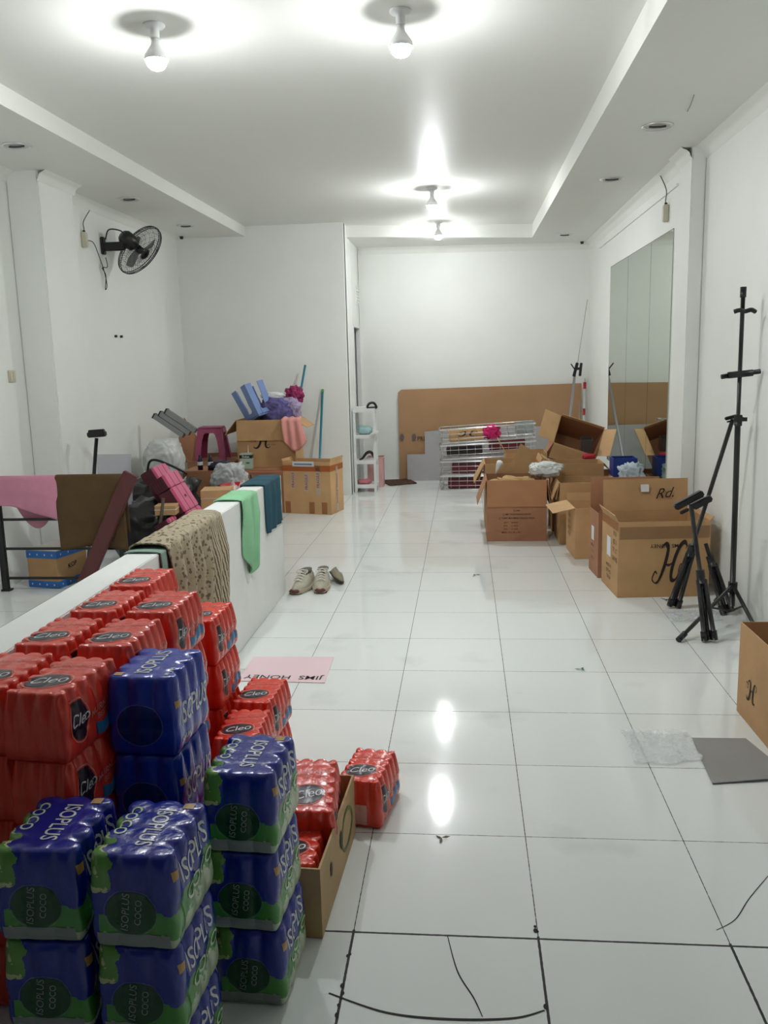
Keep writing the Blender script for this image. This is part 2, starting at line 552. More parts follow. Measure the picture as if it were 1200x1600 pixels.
# ================================================================== DRINK PACKS
def film_material(name, kind):
    m = mat(name, (200, 60, 40), rough=.24, spec=.6, bump=.25, bscale=45, stretch=(1, 1, .6), coat=.25)
    nt = m.node_tree; b = nt.nodes['Principled BSDF']
    tc = N(nt, 'TexCoord'); s = N(nt, 'SeparateXYZ'); nt.links.new(tc.outputs['Object'], s.inputs[0])
    nz = N(nt, 'TexNoise'); nz.inputs['Scale'].default_value = 26; nz.inputs['Detail'].default_value = 5; nt.links.new(tc.outputs['Object'], nz.inputs[0])
    nn = M2(nt, 'SUBTRACT', nz.outputs[0], .5)
    sx_sh = None
    x, y, z = s.outputs
    if kind == 'red':
        c = MIX(nt, nz.outputs[0], (236, 66, 42), (214, 48, 34))
    elif kind == 'blue':
        c = MIX(nt, nz.outputs[0], (8, 56, 186), (6, 42, 160))
    else:
        c = MIX(nt, nz.outputs[0], (8, 40, 160), (6, 32, 138))
        # green band falling across the long side, pale coconut below it
        t = M2(nt, 'ADD', M2(nt, 'MULTIPLY', z, 1/.19), M2(nt, 'MULTIPLY', y, -1.1))
        t = M2(nt, 'ADD', t, M2(nt, 'MULTIPLY', nn, .5))
        side = M2(nt, 'GREATER_THAN', x, -.07)
        c = MIX(nt, M2(nt, 'MULTIPLY', M2(nt, 'LESS_THAN', t, .52), side), c, (64, 142, 50))
        pale = MIX(nt, nz.outputs[0], (206, 214, 196), (150, 176, 120))
        c = MIX(nt, M2(nt, 'MULTIPLY', M2(nt, 'LESS_THAN', t, .26), side), c, pale)
        # leafy green and cream corner at the near left edge of the top
        u = M2(nt, 'ADD', M2(nt, 'MULTIPLY', x, 9), M2(nt, 'MULTIPLY', y, 2.5))
        u = M2(nt, 'ADD', u, M2(nt, 'MULTIPLY', nn, 1.1))
        top = M2(nt, 'GREATER_THAN', M2(nt, 'ADD', z, M2(nt, 'MULTIPLY', nn, .05)), .125)
        leaf = MIX(nt, M2(nt, 'GREATER_THAN', nz.outputs[0], .52), (92, 148, 60), (188, 198, 142))
        c = MIX(nt, M2(nt, 'MULTIPLY', M2(nt, 'LESS_THAN', u, -.68), top), c, leaf)
        nt.links.new(nz.outputs[0], nz.inputs[1]) if False else None
    nt.links.new(c, b.inputs['Base Color'])
    return m


def pack_bm(W, D, H, nx, ny, capr, sag, inset, nu=30):
    """film shrunk over nx by ny standing bottles"""
    bm = bmesh.new()
    res = (max(14, nx*7), max(20, ny*7), 14)
    r = .012; hx, hy, hz = W/2, D/2, H/2
    verts = {}

    def vert(i, j, k):
        key = (i, j, k)
        if key in verts: return verts[key]
        p = [(-1+2*i/res[0])*hx, (-1+2*j/res[1])*hy, (-1+2*k/res[2])*hz]
        q = [max(-a+r, min(a-r, c)) for a, c in zip((hx, hy, hz), p)]
        d = Vector((p[0]-q[0], p[1]-q[1], p[2]-q[2]))
        pr = Vector(q)+(d.normalized()*r if d.length > 1e-6 else Vector())
        X, Y, Z = pr; zz = (Z+hz)/H
        px, py = W/nx, D/ny
        gx = abs(math.sin(PI*(X+hx)/px)); gy = abs(math.sin(PI*(Y+hy)/py))     # 1 at a bottle axis, 0 between
        vx = (1-gx)**1.3; vy = (1-gy)**1.3
        ex = max(0, (abs(X)/hx-.55)/.45)**2; ey = max(0, (abs(Y)/hy-.7)/.3)**2
        sh = max(0, (zz-.45)/.55)**1.5                                            # shoulders lean in
        ix = inset*sh+.0035+(.004+.012*sh)*vy
        bot = max(0, .12-zz)/.12*.006
        waist = .004*math.exp(-((zz-.38)/.08)**2)
        ix += bot+waist
        iy = inset*.8*sh+(.003+.009*sh)*vx+bot+waist*.5
        X2 = X-math.copysign(ix*ex, X); Y2 = Y-math.copysign(iy*ey, Y)
        tz = max(0, (zz-.8)/.2)
        edge = min(1, max(0, (abs(X)/hx-.45)/.5)); edgey = min(1, max(0, (abs(Y)/hy-.75)/.25))
        dz = sag*tz*(.12*(1-min(1, (gx*gy)*1.6))+(1-min(1, gy*1.7))*edge*1.1+(1-min(1, gx*1.5))*edgey*.5)
        v = bm.verts.new((X2, Y2, Z+hz-dz)); verts[key] = v
        return v
    a, b, c = res
    for i in range(a):
        for j in range(b):
            for k in (0, c):
                f = [vert(i, j, k), vert(i+1, j, k), vert(i+1, j+1, k), vert(i, j+1, k)]
                bm.faces.new(f if k else f[::-1])
    for i in range(a):
        for k in range(c):
            for j in (0, b):
                f = [vert(i, j, k), vert(i+1, j, k), vert(i+1, j, k+1), vert(i, j, k+1)]
                bm.faces.new(f if j == 0 else f[::-1])
    for j in range(b):
        for k in range(c):
            for i in (0, a):
                f = [vert(i, j, k), vert(i, j+1, k), vert(i, j+1, k+1), vert(i, j, k+1)]
                bm.faces.new(f if i else f[::-1])
    for f in bm.faces: f.smooth = True
    return bm


TOPM = Matrix(((1, 0, 0, 0), (0, 1, 0, 0), (0, 0, 1, 0), (0, 0, 0, 1)))


def on_top(bm, x, y, rot, tree): return decal_on(xf(bm, T(x, y, .3) @ RZ(rot)), tree, (0, 0, -1))


def on_side(bm, y, z, rot, tree):     # right side (+x); text runs towards +y, upright
    return decal_on(xf(bm, T(.3, y, z) @ Matrix(((0, 0, 1, 0), (1, 0, 0, 0), (0, 1, 0, 0), (0, 0, 0, 1))) @ RZ(rot)), tree, (-1, 0, 0))


def on_front(bm, x, z, rot, tree, off=.0012):    # near end (-y)
    return decal_on(xf(bm, T(x, -.3, z) @ RX(PI/2) @ RZ(rot)), tree, (0, 1, 0), off)


PRINTW = mat('white_print', (222, 224, 226), rough=.3)
PRINTP = mat('pale_pink_print', (226, 128, 116), rough=.35)
PRINTB = mat('blue_print', (48, 116, 168), rough=.3)
PRINTD = mat('dark_plum_print', (46, 26, 44), rough=.28)
PRINTG = mat('gold_print', (186, 146, 82), rough=.35)
BOTG = mat('green_bottle_in_film', (26, 74, 44), rough=.2)
BOTB = mat('blue_bottle_in_film', (12, 40, 112), rough=.25)
BOTR = mat('red_bottle_in_film', (150, 44, 38), rough=.25)
BAND = mat('pale_band_print', (140, 150, 148), rough=.4)
RINGF = mat('film_edge', (150, 170, 190), rough=.2, alpha=.3)
DWALL = 0


def red_pack(label):
    W, D, H = .176, .272, .163
    t = thing('bottle_pack', label, 'bottle pack', (0, 0, 0), 0, 'red shrink-wrapped bottle packs')
    bm = pack_bm(W, D, H, 4, 6, .012, .011, .012)
    bm.normal_update(); tree = BVHTree.FromBMesh(bm)
    obj('shrink_film', bm, film_material('red_film', 'red'), t)
    for f, at in ((on_top, (-.01, -.045, .35)), (on_side, (-.075, .085, 0))):
        if f is on_top: rx, ry = .052, .04
        else: rx, ry = .036, .047
        bd = obj('brand_badge', f(disc(rx, ry, 28), *at, tree), PRINTD, t)
        b2 = f(disc(rx*1.16, ry*1.14, 28, .93), *at, tree); obj('badge_outline', b2, PRINTP, bd)
        sp = text_bm('Cleo', .034 if f is on_top else .030, .95, .0, .3)
        for v in sp.verts: v.co.z = 0
        bb = f(sp, at[0], at[1], at[2], tree)
        for v in bb.verts: v.co += Vector((.0006, 0, .0006))
        obj('badge_lettering', bb, PRINTW, bd)
    b = on_top(text_bm('MURNI ANDA', .013, 1, .01, .2), .0, .055, .12, tree)
    b2 = on_top(text_bm('BEST FOR', .011, 1, .01, .2), .005, .035, .12, tree)
    b3 = on_side(text_bm('MURNI ANDA', .017, 1, .012, .2), .045, .085, .12, tree)
    b4 = on_side(text_bm('BEST FOR', .014, 1, .012, .2), .045, .064, .12, tree)
    obj('slogan_print', join(b, b2), PRINTP, t); obj('slogan_print', join(b3, b4), PRINTP, t)
    bm = bmesh.new(); bm.from_mesh(text_bm_mesh_blob())
    obj('blue_splash_print', on_side(bm, .05, .038, 0, tree), PRINTB, t)
    return t


def text_bm_mesh_blob():
    bm = plane_grid(.12, .03, 14, 4)
    for v in bm.verts:
        v.co.y += .006*math.sin(v.co.x*70)+.15*v.co.x
    me = bpy.data.meshes.new('blob'); bm.to_mesh(me); bm.free(); return me


def iso_pack(label, kind):
    W, D, H = .187, .236, .199
    nm = 'blue_film' if kind == 'blue' else 'blue_green_film'
    t = thing('bottle_pack', label, 'bottle pack', (0, 0, 0), 0, 'blue shrink-wrapped bottle packs')
    bm = pack_bm(W, D, H, 3, 4, .018, .012, .004)
    bm.normal_update(); tree = BVHTree.FromBMesh(bm)
    obj('shrink_film', bm, film_material(nm, kind), t)
    if kind == 'blue':
        a = on_top(text_bm('ISOPLUS', .04, .95, .006, 0, .82), -.005, .0, PI/2, tree)
        b = on_side(text_bm('ISOPLUS', .058, .9, .006, 0, .62), .01, .088, .0, tree)
        obj('brand_lettering', a, PRINTW, t); obj('brand_lettering', b, PRINTW, t)
        a = on_top(text_bm('MINUM', .011, 1, .02), .06, -.065, PI/2, tree)
        b = on_side(text_bm('MINUM', .012, 1, .02), -.06, .03, .0, tree)
        obj('small_lettering', a, PRINTW, t); obj('small_lettering', b, PRINTW, t)
        a = on_top(plane_grid(.022, .02, 3, 3), -.06, -.09, 0, tree); b = on_side(plane_grid(.02, .018, 3, 3), -.098, .13, 0, tree)
        obj('gold_patch', a, PRINTG, t); obj('gold_patch', b, PRINTG, t)
        o = obj('film_opening', on_front(disc(.056, .05, 28), -.004, .08, 0, tree), BOTB, t)
        obj('film_opening_rim', on_front(disc(.06, .054, 28, .95), -.004, .08, 0, tree, .002), RINGF, o)
    else:
        a = on_top(text_bm('ISOPLUS', .036, .95, .006, 0, .8), .008, .0, -PI/2, tree)
        b = on_side(text_bm('ISOPLUS', .050, .9, .006, 0, .60), .008, .142, .12, tree)
        obj('brand_lettering', a, PRINTW, t); obj('brand_lettering', b, PRINTW, t)
        a = on_top(text_bm('COCO', .026, 1, .012), -.058, .02, -PI/2, tree)
        b = on_side(text_bm('COCO', .034, 1, .012), .03, .082, .14, tree)
        PGP = mat('pale_green_print', (206, 222, 196), rough=.3); obj('flavour_lettering', a, PGP, t); obj('flavour_lettering', b, PGP, t)
        a = on_top(plane_grid(.024, .022, 3, 3), .052, .085, 0, tree); b = on_side(plane_grid(.02, .02, 3, 3), -.096, .155, 0, tree)
        obj('gold_patch', a, PRINTG, t); obj('gold_patch', b, PRINTG, t)
        o = obj('film_opening', on_front(disc(.052, .046, 28), -.002, .082, 0, tree), BOTG, t)
        obj('film_opening_rim', on_front(disc(.056, .05, 28, .95), -.002, .082, 0, tree, .002), RINGF, o)
        a = on_front(text_bm('ISOPLUS', .016, 1, .004), -.012, .085, PI/2-.12, tree, .0022)
        obj('bottle_lettering', a, BAND, o); obj('bottle_lettering', on_front(text_bm('COCO', .013, 1, .01), .014, .085, PI/2-.12, tree, .0022), BAND, o)
        obj('pale_band', on_front(plane_grid(.15, .03, 12, 3), 0, .022, 0, tree), BAND, t)
    return t


RP = red_pack('x'); BP = iso_pack('x', 'blue'); GP = iso_pack('x', 'green')
_used = {}


def put(proto, label, x, y, z, rot=0.0, tilt=(0, 0)):
    if proto not in _used:
        _used[proto] = 1; o = proto; o['label'] = label
        o.location = (x, y, z); o.rotation_euler = (tilt[0], tilt[1], rot); return o
    return dup(proto, label, (x, y, z), (tilt[0], tilt[1], rot))


ORD = {1: 'topmost', 2: 'second from top', 3: 'third from top', 4: 'fourth from top', 5: 'bottom one'}


def column(proto, x, y, n, h, where, kind, seed, rot=0):
    for k in range(n):
        top = n-k
        nm = 'bottom one' if (k == 0 and n > 1) else ORD[top]
        j = (hsh(seed, k)-.5)*.008; a = (hsh(seed, k, 3)-.5)*.05+rot
        put(proto, '%s, %s of stack %s' % (kind, nm, where), x+j, y+(hsh(seed, k, 7)-.5)*.008, .001+k*h, a)


RH = .165
RK = 'red bottle pack'
column(RP, -1.110, 2.78, 5, RH, 'farthest along low wall', RK, 1)
column(RP, -1.113, 2.49, 5, RH, 'second along low wall', RK, 2)
column(RP, -1.122, 2.185, 5, RH, 'third along low wall', RK, 3)
column(RP, -1.125, 1.89, 5, RH, 'nearest along low wall', RK, 4)
column(RP, -.93, 2.48, 5, RH, 'in second row, rearmost five-high', RK, 5)
column(RP, -.94, 2.185, 5, RH, 'in second row, middle', RK, 6, .03)
column(RP, -.955, 1.86, 5, RH, 'left of plain blue packs', RK, 7, -.08)
column(RP, -.945, 2.93, 4, RH, 'four high at rear', RK, 8)
column(RP, -.775, 3.0, 2, RH, 'two high, farther aisle one', RK, 9, -.05)
column(RP, -.765, 2.70, 2, RH, 'two high, nearer aisle one', RK, 10, .02)
BK = 'plain blue bottle pack'
column(BP, -.778, 2.005, 4, .201, 'before the red packs', BK, 11, -.03)
GK = 'blue and green coconut bottle pack'
column(GP, -.528, 1.92, 3, .201, 'beside fruit carton', GK, 12, -.04)
column(GP, -.652, 1.58, 3, .201, 'nearest camera, middle', GK, 13, -.02)
column(GP, -.858, 1.585, 3, .201, 'front left edge', GK, 14, .04)
# pack on the floor and the two in the fruit carton
LONE = put(RP, 'red bottle pack lying alone on the floor beyond the fruit carton', -.345, 2.745, .001, -.16)
film = bmesh.new(); film.from_mesh([c for c in RP.children if c.name.startswith('shrink_film')][0].data)
obj('clear_film_end', on_front(plane_grid(.115, .07, 12, 6), -.025, .05, 0, BVHTree.FromBMesh(film)), mat('pale_pink_clear_film', (226, 170, 160), rough=.2), LONE); film.free()
put(RP, 'red bottle pack tilted up at the far end of the fruit carton', -.482, 2.40, .125, .10, (.20, .06))
put(RP, 'red bottle pack lying flat at the near end of the fruit carton', -.49, 2.20, .04, .04)


# ================================================================== CARTONS
def open_box(w, d, h, t=.005):
    bm = bmesh.new()
    def ring(a, b, z): return [bm.verts.new((sx*a/2, sy*b/2, z)) for sx, sy in ((-1, -1), (1, -1), (1, 1), (-1, 1))]
    o0, o1 = ring(w, d, 0), ring(w, d, h); i0, i1 = ring(w-2*t, d-2*t, t), ring(w-2*t, d-2*t, h)
    bm.faces.new(o0[::-1]); bm.faces.new(i0)
    for k in range(4):
        n = (k+1) % 4
        bm.faces.new((o0[k], o0[n], o1[n], o1[k])); bm.faces.new((i0[n], i0[k], i1[k], i1[n])); bm.faces.new((o1[k], o1[n], i1[n], i1[k]))
    bmesh.ops.recalc_face_normals(bm, faces=bm.faces)
    return bm


def flap(w, d, h, side, ang, L, m, parent, trim=.01, t=.005, warp=0):
    """side N/S/E/W, ang in degrees: 0 out level, -90 hanging, 90 standing"""
    ln = (w if side in 'NS' else d)-trim
    bm = bmesh.new(); n = 6
    vs = {}
    for i in range(n+1):
        for j in range(4):
            for k in (0, 1):
                x = (-.5+i/n)*ln; y = L*j/3; z = k*t+warp*math.sin(PI*j/3)*math.cos(2*x/ln)
                vs[i, j, k] = bm.verts.new((x, y, z))
    for i in range(n):
        for j in range(3):
            bm.faces.new((vs[i, j, 1], vs[i+1, j, 1], vs[i+1, j+1, 1], vs[i, j+1, 1]))
            bm.faces.new((vs[i, j+1, 0], vs[i+1, j+1, 0], vs[i+1, j, 0], vs[i, j, 0]))
    for i in range(n):
        for j in (0, 3): bm.faces.new((vs[i, j, 0], vs[i+1, j, 0], vs[i+1, j, 1], vs[i, j, 1]))
    for j in range(3):
        for i in (0, n): bm.faces.new((vs[i, j, 0], vs[i, j, 1], vs[i, j+1, 1], vs[i, j+1, 0]))
    bmesh.ops.recalc_face_normals(bm, faces=bm.faces)
    rz = {'N': 0, 'S': PI, 'E': -PI/2, 'W': PI/2}[side]
    off = (d if side in 'NS' else w)/2+.001
    M = RZ(rz) @ T(0, off, h) @ RX(math.radians(ang)) @ T(0, 0, 0)
    return obj('flap', xf(bm, M), m, parent)


def carton(name, label, loc, w, d, h, rz=0, flaps=(), m=None, cat='cardboard box', rot=None, group=None, fm=None):
    m = m or KRAFT
    t = thing(name, label, cat, loc, rot if rot else rz, group)
    obj('box_body', open_box(w, d, h), m, t)
    for f in flaps:
        fl = flap(w, d, h, f[0], f[1], f[2], fm or m, t, warp=f[3] if len(f) > 3 else 0)
    t['dims'] = (w, d, h)
    return t


def face_mark(t, bm, side, u, z, m, name='printed_mark', rot=0, off=.0025):
    w, d, h = t['dims']
    if side == 'S': M = T(u, -d/2-off, z) @ RX(PI/2) @ RZ(rot)
    elif side == 'W': M = RZ(-PI/2) @ T(u, -w/2-off, z) @ RX(PI/2) @ RZ(rot)
    elif side == 'E': M = RZ(PI/2) @ T(u, -w/2-off, z) @ RX(PI/2) @ RZ(rot)
    elif side == 'FS':   # hanging front flap outer face
        M = T(u, -d/2-.0085, z) @ RX(PI/2) @ RZ(rot)
    return obj(name, xf(bm, M), m, t)


def grid_text(rows, h, lh):
    bms = []
    for i, r in enumerate(rows):
        b = text_bm(r, h, 1.05, .01); xf(b, T(0, -i*lh, 0)); bms.append(b)
    return join(*bms)


# D - large box with the script H, upside down
D = carton('cardboard_box', 'large brown carton with upside-down script H beside the tripods', (1.235, 5.65, .001), .578, .43, .49, .078,
           [('N', 84, .21), ('W', 60, .05), ('E', 50, .03)], KRAFT, group='used cartons along the right wall')
face_mark(D, xf(script_h(), Matrix.Scale(.17, 4) @ Matrix.Diagonal((.68, 1.55, 1, 1)) @ Matrix(((1, .35, 0, 0), (0, 1, 0, 0), (0, 0, 1, 0), (0, 0, 0, 1)))), 'S', .035, .225, INK, 'script_logo', PI)
face_mark(D, text_bm('JIMS HONEY', .025, 1.05, .004), 'S', .01, .335, INK, 'brand_text', PI)
face_mark(D, plane_grid(.10, .13, 1, 1), 'W', -.02, .29, PAPER, 'paper_label')
face_mark(D, grid_text(['EI EI', 'KZ II', 'TT LT', 'GH PE'], .03, .055), 'W', .13, .4, INKB, 'printed_characters')
face_mark(D, grid_text(['MADE IN', 'QTY PCS', 'COLOR'], .022, .04), 'W', -.02, .16, INKB, 'printed_text')
face_mark(D, plane_grid(.565, .08, 1, 1), 'S', 0, .42, mat('worn_tape', (160, 120, 84), rough=.2, alpha=.5), 'packing_tape')
face_mark(D, plane_grid(.42, .055, 1, 1), 'W', 0, .455, TAPE, 'packing_tape')
fb = text_bm('Rd.', .07, 1, .0, .5)
obj('handwriting', xf(fb, T(.12, .215+.0, .49) @ RX(math.radians(84)) @ T(0, .1, -.002) @ RY(PI) @ RZ(PI) @ Matrix.Scale(-1, 4, (0, 0, 0)) if False else T(.12, .207, .60) @ RX(PI/2) @ RZ(.1)), INK, D)
obj('paper_label', xf(plane_grid(.055, .05, 1, 1), T(-.01, .208, .64) @ RX(math.radians(84)) @ RX(0)), PAPER, D)
# C - box behind D
Cb = carton('cardboard_box', 'brown carton with white label squeezed behind the script H carton', (1.155, 6.08, .001), .5, .29, .455, .07,
            [('N', 88, .21), ('S', -20 if False else 70, .02)], KRAFT3, group='used cartons along the right wall')
face_mark(Cb, plane_grid(.08, .10, 1, 1), 'W', -.02, .29, PAPER, 'paper_label')
face_mark(Cb, grid_text(['IMS HO', 'LC 13', 'HX 12'], .022, .045), 'W', -.02, .2, INKB, 'printed_text')
# B - small box with one flap out to the left
B = carton('cardboard_box', 'small brown carton with one flap sticking out left between two cartons', (1.01, 6.70, .001), .38, .40, .39, .05,
           [('W', -12, .17), ('N', 80, .06)], KRAFT2, group='used cartons along the right wall')
face_mark(B, grid_text(['XL EI', 'LB 11', 'HX 32', 'PC 10'], .028, .05), 'W', -.05, .30, INKB, 'printed_text')
# A - front box of the heap
A = carton('cardboard_box', 'brown carton nearest the aisle, front flap hanging, printed lines, packing paper inside', (.431, 7.38, .001), .5, .45, .52, .0,
           [('S', -89, .225), ('W', -70, .22), ('E', -84, .21), ('E', -76, .2)], KRAFT3, group='used cartons along the right wall', fm=mat('flap_cardboard', (180, 129, 90), rough=.75, vary=.05))
face_mark(A, grid_text(['[] JIMS', '[] IMS TASKANGAS SERIES', '[] TAMA MAXMINI COLLECTION'], .014, .032), 'S', -.0, .262, INKB, 'printed_text')
face_mark(A, grid_text(['QTY    10 PCS', 'NW     11 KGS', 'GW     12 KGS', 'MEAS: 50 x 40 x 50'], .013, .028), 'S', -.05, .16, INKB, 'printed_text')
# A2 behind A
A2 = carton('cardboard_box', 'brown carton directly behind the front carton, side flaps drooping left', (.43, 7.98, .001), .5, .45, .585, .0,
            [('W', -62, .2), ('W', -72, .17), ('E', 70, .05), ('S', -88, .12)], KRAFT, group='used cartons along the right wall')
G = carton('cardboard_box', 'open brown carton with rim standing under the tipped carton', (.985, 7.72, .001), .44, .34, .60, .0,
           [('W', 35, .09), ('E', -50, .08)], KRAFT, group='used cartons along the right wall')
Fb = carton('cardboard_box', 'open brown carton between printed front carton and the mirror wall', (1.0, 7.22, .001), .46, .40, .51, .0,
            [('W', -80, .14), ('W', -68, .15)], KRAFT, group='used cartons along the right wall')
E2 = carton('cardboard_box', 'low brown carton against the mirror holding blue tub and plastic', (1.385, 7.35, .001), .26, .5, .5, .0, [], KRAFT2, group='used cartons along the right wall')
K2 = carton('cardboard_box', 'brown carton in front of wire baskets, flap standing up', (.60, 8.62, .001), .40, .4, .60, .0, [('W', 62, .14)], KRAFT, group='used cartons along the right wall')
K3 = carton('cardboard_box', 'brown carton hidden under the tipped carton by the mirror', (1.25, 8.45, .001), .46, .5, .40, .0, [], KRAFT3, group='used cartons along the right wall')
# tipped box on top, opening toward the aisle
LB = carton('cardboard_box', 'big brown carton tipped on its side on top of the heap, open end facing out', (1.06, 8.42, .735), .44, .30, .40, 0,
            [('W', 12, .17), ('E', 42, .13), ('S', -38, .15), ('N', 80, .03)], mat('warm_brown_cardboard', (174, 125, 90), rough=.75, vary=.06), group='used cartons along the right wall', rot=(math.radians(68), math.radians(0), 0), fm=KRAFT2)
LB.matrix_world = T(1.075, 8.62, .675) @ RY(.33) @ RX(math.radians(62)) @ T(0, 0, -.2)
# contents
obj_ = tag(obj('storage_bin', xf(open_box(.11, .08, .13, .003), T(1.17, 8.42, .62) @ RX(.3)), mat('smoke_grey_plastic', (86, 78, 76), rough=.3)), 'small grey-brown plastic bin inside the tipped carton', 'bin')
tag(obj('red_pouch', lump((1.19, 8.36, .575), (.12, .07, .06), 3, 3), mat('crimson_cloth', (190, 40, 60), rough=.8)), 'small crimson pouch at the lower lip of the tipped carton', 'pouch')
tag(obj('packing_paper', lump((.42, 7.3, .46), (.4, .24, .16), 5, 4, .35), mat('tan_packing_paper', (186, 152, 98), rough=.8, bump=.5, bscale=18)), 'crumpled tan packing paper filling the front carton', 'packing paper')
tag(obj('plastic_bag', lump((.69, 7.36, .585), (.27, .26, .12), 9, 5, .2, False, 1.8), WHITEBAG), 'white plastic bag spilling over right edge of the front carton', 'plastic bag')
bm = bmesh.new(); lathe(bm, [(.001, 0), (.012, .03), (.026, .09), (.03, .11), (.02, .125), (.001, .13)], 16, T(.27, 7.55, .52) @ RY(.35))
tag(obj('shoe_tree', bm, WHITEP), 'white plastic drop-shaped item sticking up from the front carton', 'plastic item')
bm = prism([(-.12, 0), (.12, 0), (.16, .2), (.05, .27), (-.02, .12)], T(.45, 7.72, .5) @ RX(PI/2-.12), .005)
tag(obj('loose_cardboard', bm, KRAFT), 'torn cardboard piece standing between the two front cartons', 'cardboard')
tag(obj('storage_tub', xf(open_box(.2, .2, .16, .005), T(1.36, 7.5, .50)), mat('royal_blue_plastic', (34, 58, 140), rough=.4)), 'royal blue plastic tub against the mirror', 'tub')
tag(obj('plastic_bag', lump((1.37, 7.17, .575), (.2, .16, .17), 12, 4, .4), mat('clear_bluish_bag', (190, 204, 214), rough=.2, bump=.6, bscale=20)), 'translucent pale plastic bag in front of the blue tub', 'plastic bag')

# near right carton
NB = carton('cardboard_box', 'open brown carton cut off by the right picture edge', (1.39, 3.41, .001), .44, .46, .40, .02, [], KRAFT, group=None)
face_mark(NB, script_h(), 'W', 0, 0, INK, 'handwriting')
o = NB.children[-1]; o.data.clear_geometry() if False else None
o.scale = (1, 1, 1)
for v in o.data.vertices: v.co = Vector((v.co.x, v.co.y*.07+.06, v.co.z*.09+.15))
for i, (x, y, z, a) in enumerate([(1.33, 3.45, .26, .3), (1.40, 3.36, .28, -.4), (1.36, 3.52, .30, .9), (1.44, 3.48, .31, .1)]):
    bm = bmesh.new(); box(bm, (0, 0, 0), (.2, .12, .022), T(x, y, z) @ RZ(a) @ RX(.2*math.sin(i*2)+.1), .002)
    tag(obj('folded_gift_box', bm, mat('pale_pink_card', (226, 150, 168), rough=.5)), 'pale pink folded gift box in the right-edge carton, %s' % ['lowest', 'nearest the camera', 'farthest back', 'topmost'][i], 'gift box', 'pink gift boxes in the right-edge carton')

# fruit carton beside the packs
FC = thing('fruit_carton', 'low open fruit carton with hand holes beside the coconut bottle packs', 'cardboard box', (-.5, 2.325, .001), -.045)
w_, d_, h_ = .235, .53, .205
obj('box_body', open_box(w_, d_, h_, .006), mat('fruit_carton_board', (185, 155, 113), rough=.75, vary=.08), FC)
FC['dims'] = (w_, d_, h_)
face_mark(FC, disc(.018, .03, 16), 'E', .02, .12, mat('hole_dark', (22, 18, 14)), 'hand_hole', .1)
face_mark(FC, disc(.012, .022, 16), 'E', -.13, .12, mat('hole_dark'), 'hand_hole')
bm = bmesh.new(); ribbon(bm, [(-.09, 0), (-.04, .06), (.04, .05), (.09, -.01), (.03, -.05), (-.05, -.045), (-.09, 0)], .012, .01)
face_mark(FC, bm, 'E', .12, .1, mat('green_print', (96, 124, 66), rough=.6), 'green_print')
for x, y in ((-.5, 2.325),):
    pass

# ================================================================== KNEE-WALL CLOTHS
def drape(name, ys, lr, ll, m, thick=.005, folds=5, amp=.018, skew=0, x0=KX0, x1=KX1, top=KZ, seed=0, lift=.004, slant=0, mats=None, zshape=None):
    """cloth hung over the low wall; ys=(y0,y1); lr/ll lengths right/left"""
    n = 60; path = []
    th = x1-x0+.012
    nr, nt_, nl = 26, 8, 14
    bm = bmesh.new(); rows = []
    for j in range(n+1):
        v = j/n; yy = ys[0]+(ys[1]-ys[0])*v; row = []
        Lr = lr(v) if callable(lr) else lr; Ll = ll(v) if callable(ll) else ll
        for i in range(nl+1):
            f = 1-i/nl; z = top+lift-f*Ll
            row.append((x0-.007-amp*.6*f*(.5+.5*math.sin(folds*2*PI*v+seed)), yy, z))
        for i in range(1, nt_):
            f = i/nt_
            row.append((x0-.006+th*f, yy, top+lift+.004*math.sin(PI*f)+amp*.25*(.5+.5*math.sin(folds*2*PI*v+1+seed))))
        for i in range(nr+1):
            f = i/nr; z = top+lift-f*Lr
            k = (.5+.5*math.sin(folds*2*PI*(v+skew*f)+seed))**1.2
            gather = slant*f
            row.append((x1+.007+amp*min(1, f*2.5+.15)*k, yy+gather+(.5-v)*0, z))
        rows.append([bm.verts.new(p) for p in row])
    for A, B in zip(rows, rows[1:]):
        for i in range(len(A)-1):
            f = bm.faces.new((A[i], A[i+1], B[i+1], B[i])); f.smooth = True
    bmesh.ops.recalc_face_normals(bm, faces=bm.faces)
    o = obj(name, bm, m)
    s = o.modifiers.new('thickness', 'SOLIDIFY'); s.thickness = thick; s.offset = 0
    return o


def pattern_cloth():
    m = mat('cream_brown_patterned_cloth', (186, 172, 142), rough=.9, bump=.3, bscale=120)
    nt = m.node_tree; b = nt.nodes['Principled BSDF']
    g = N(nt, 'NewGeometry'); s = N(nt, 'SeparateXYZ'); nt.links.new(g.outputs['Position'], s.inputs[0])
    vo = N(nt, 'TexVoronoi'); vo.inputs['Scale'].default_value = 48; vo.feature = 'F1'; nt.links.new(g.outputs['Position'], vo.inputs[0])
    nz = N(nt, 'TexNoise'); nz.inputs['Scale'].default_value = 45; nt.links.new(g.outputs['Position'], nz.inputs[0])
    blot = M2(nt, 'LESS_THAN', M2(nt, 'ADD', vo.outputs[0], M2(nt, 'MULTIPLY', nz.outputs[0], .9)), .80)
    st = M2(nt, 'GREATER_THAN', M2(nt, 'SINE', M2(nt, 'MULTIPLY', M2(nt, 'ADD', s.outputs[1], M2(nt, 'MULTIPLY', nz.outputs[0], .008)), 560)), .25)
    right = M2(nt, 'GREATER_THAN', M2(nt, 'ADD', s.outputs[1], M2(nt, 'MULTIPLY', s.outputs[2], -.25)), 3.72)
    a = MIX(nt, blot, (172, 160, 134), (112, 98, 78)); c = MIX(nt, st, (196, 186, 160), (104, 90, 68))
    nt.links.new(MIX(nt, right, a, c), b.inputs['Base Color'])
    return m


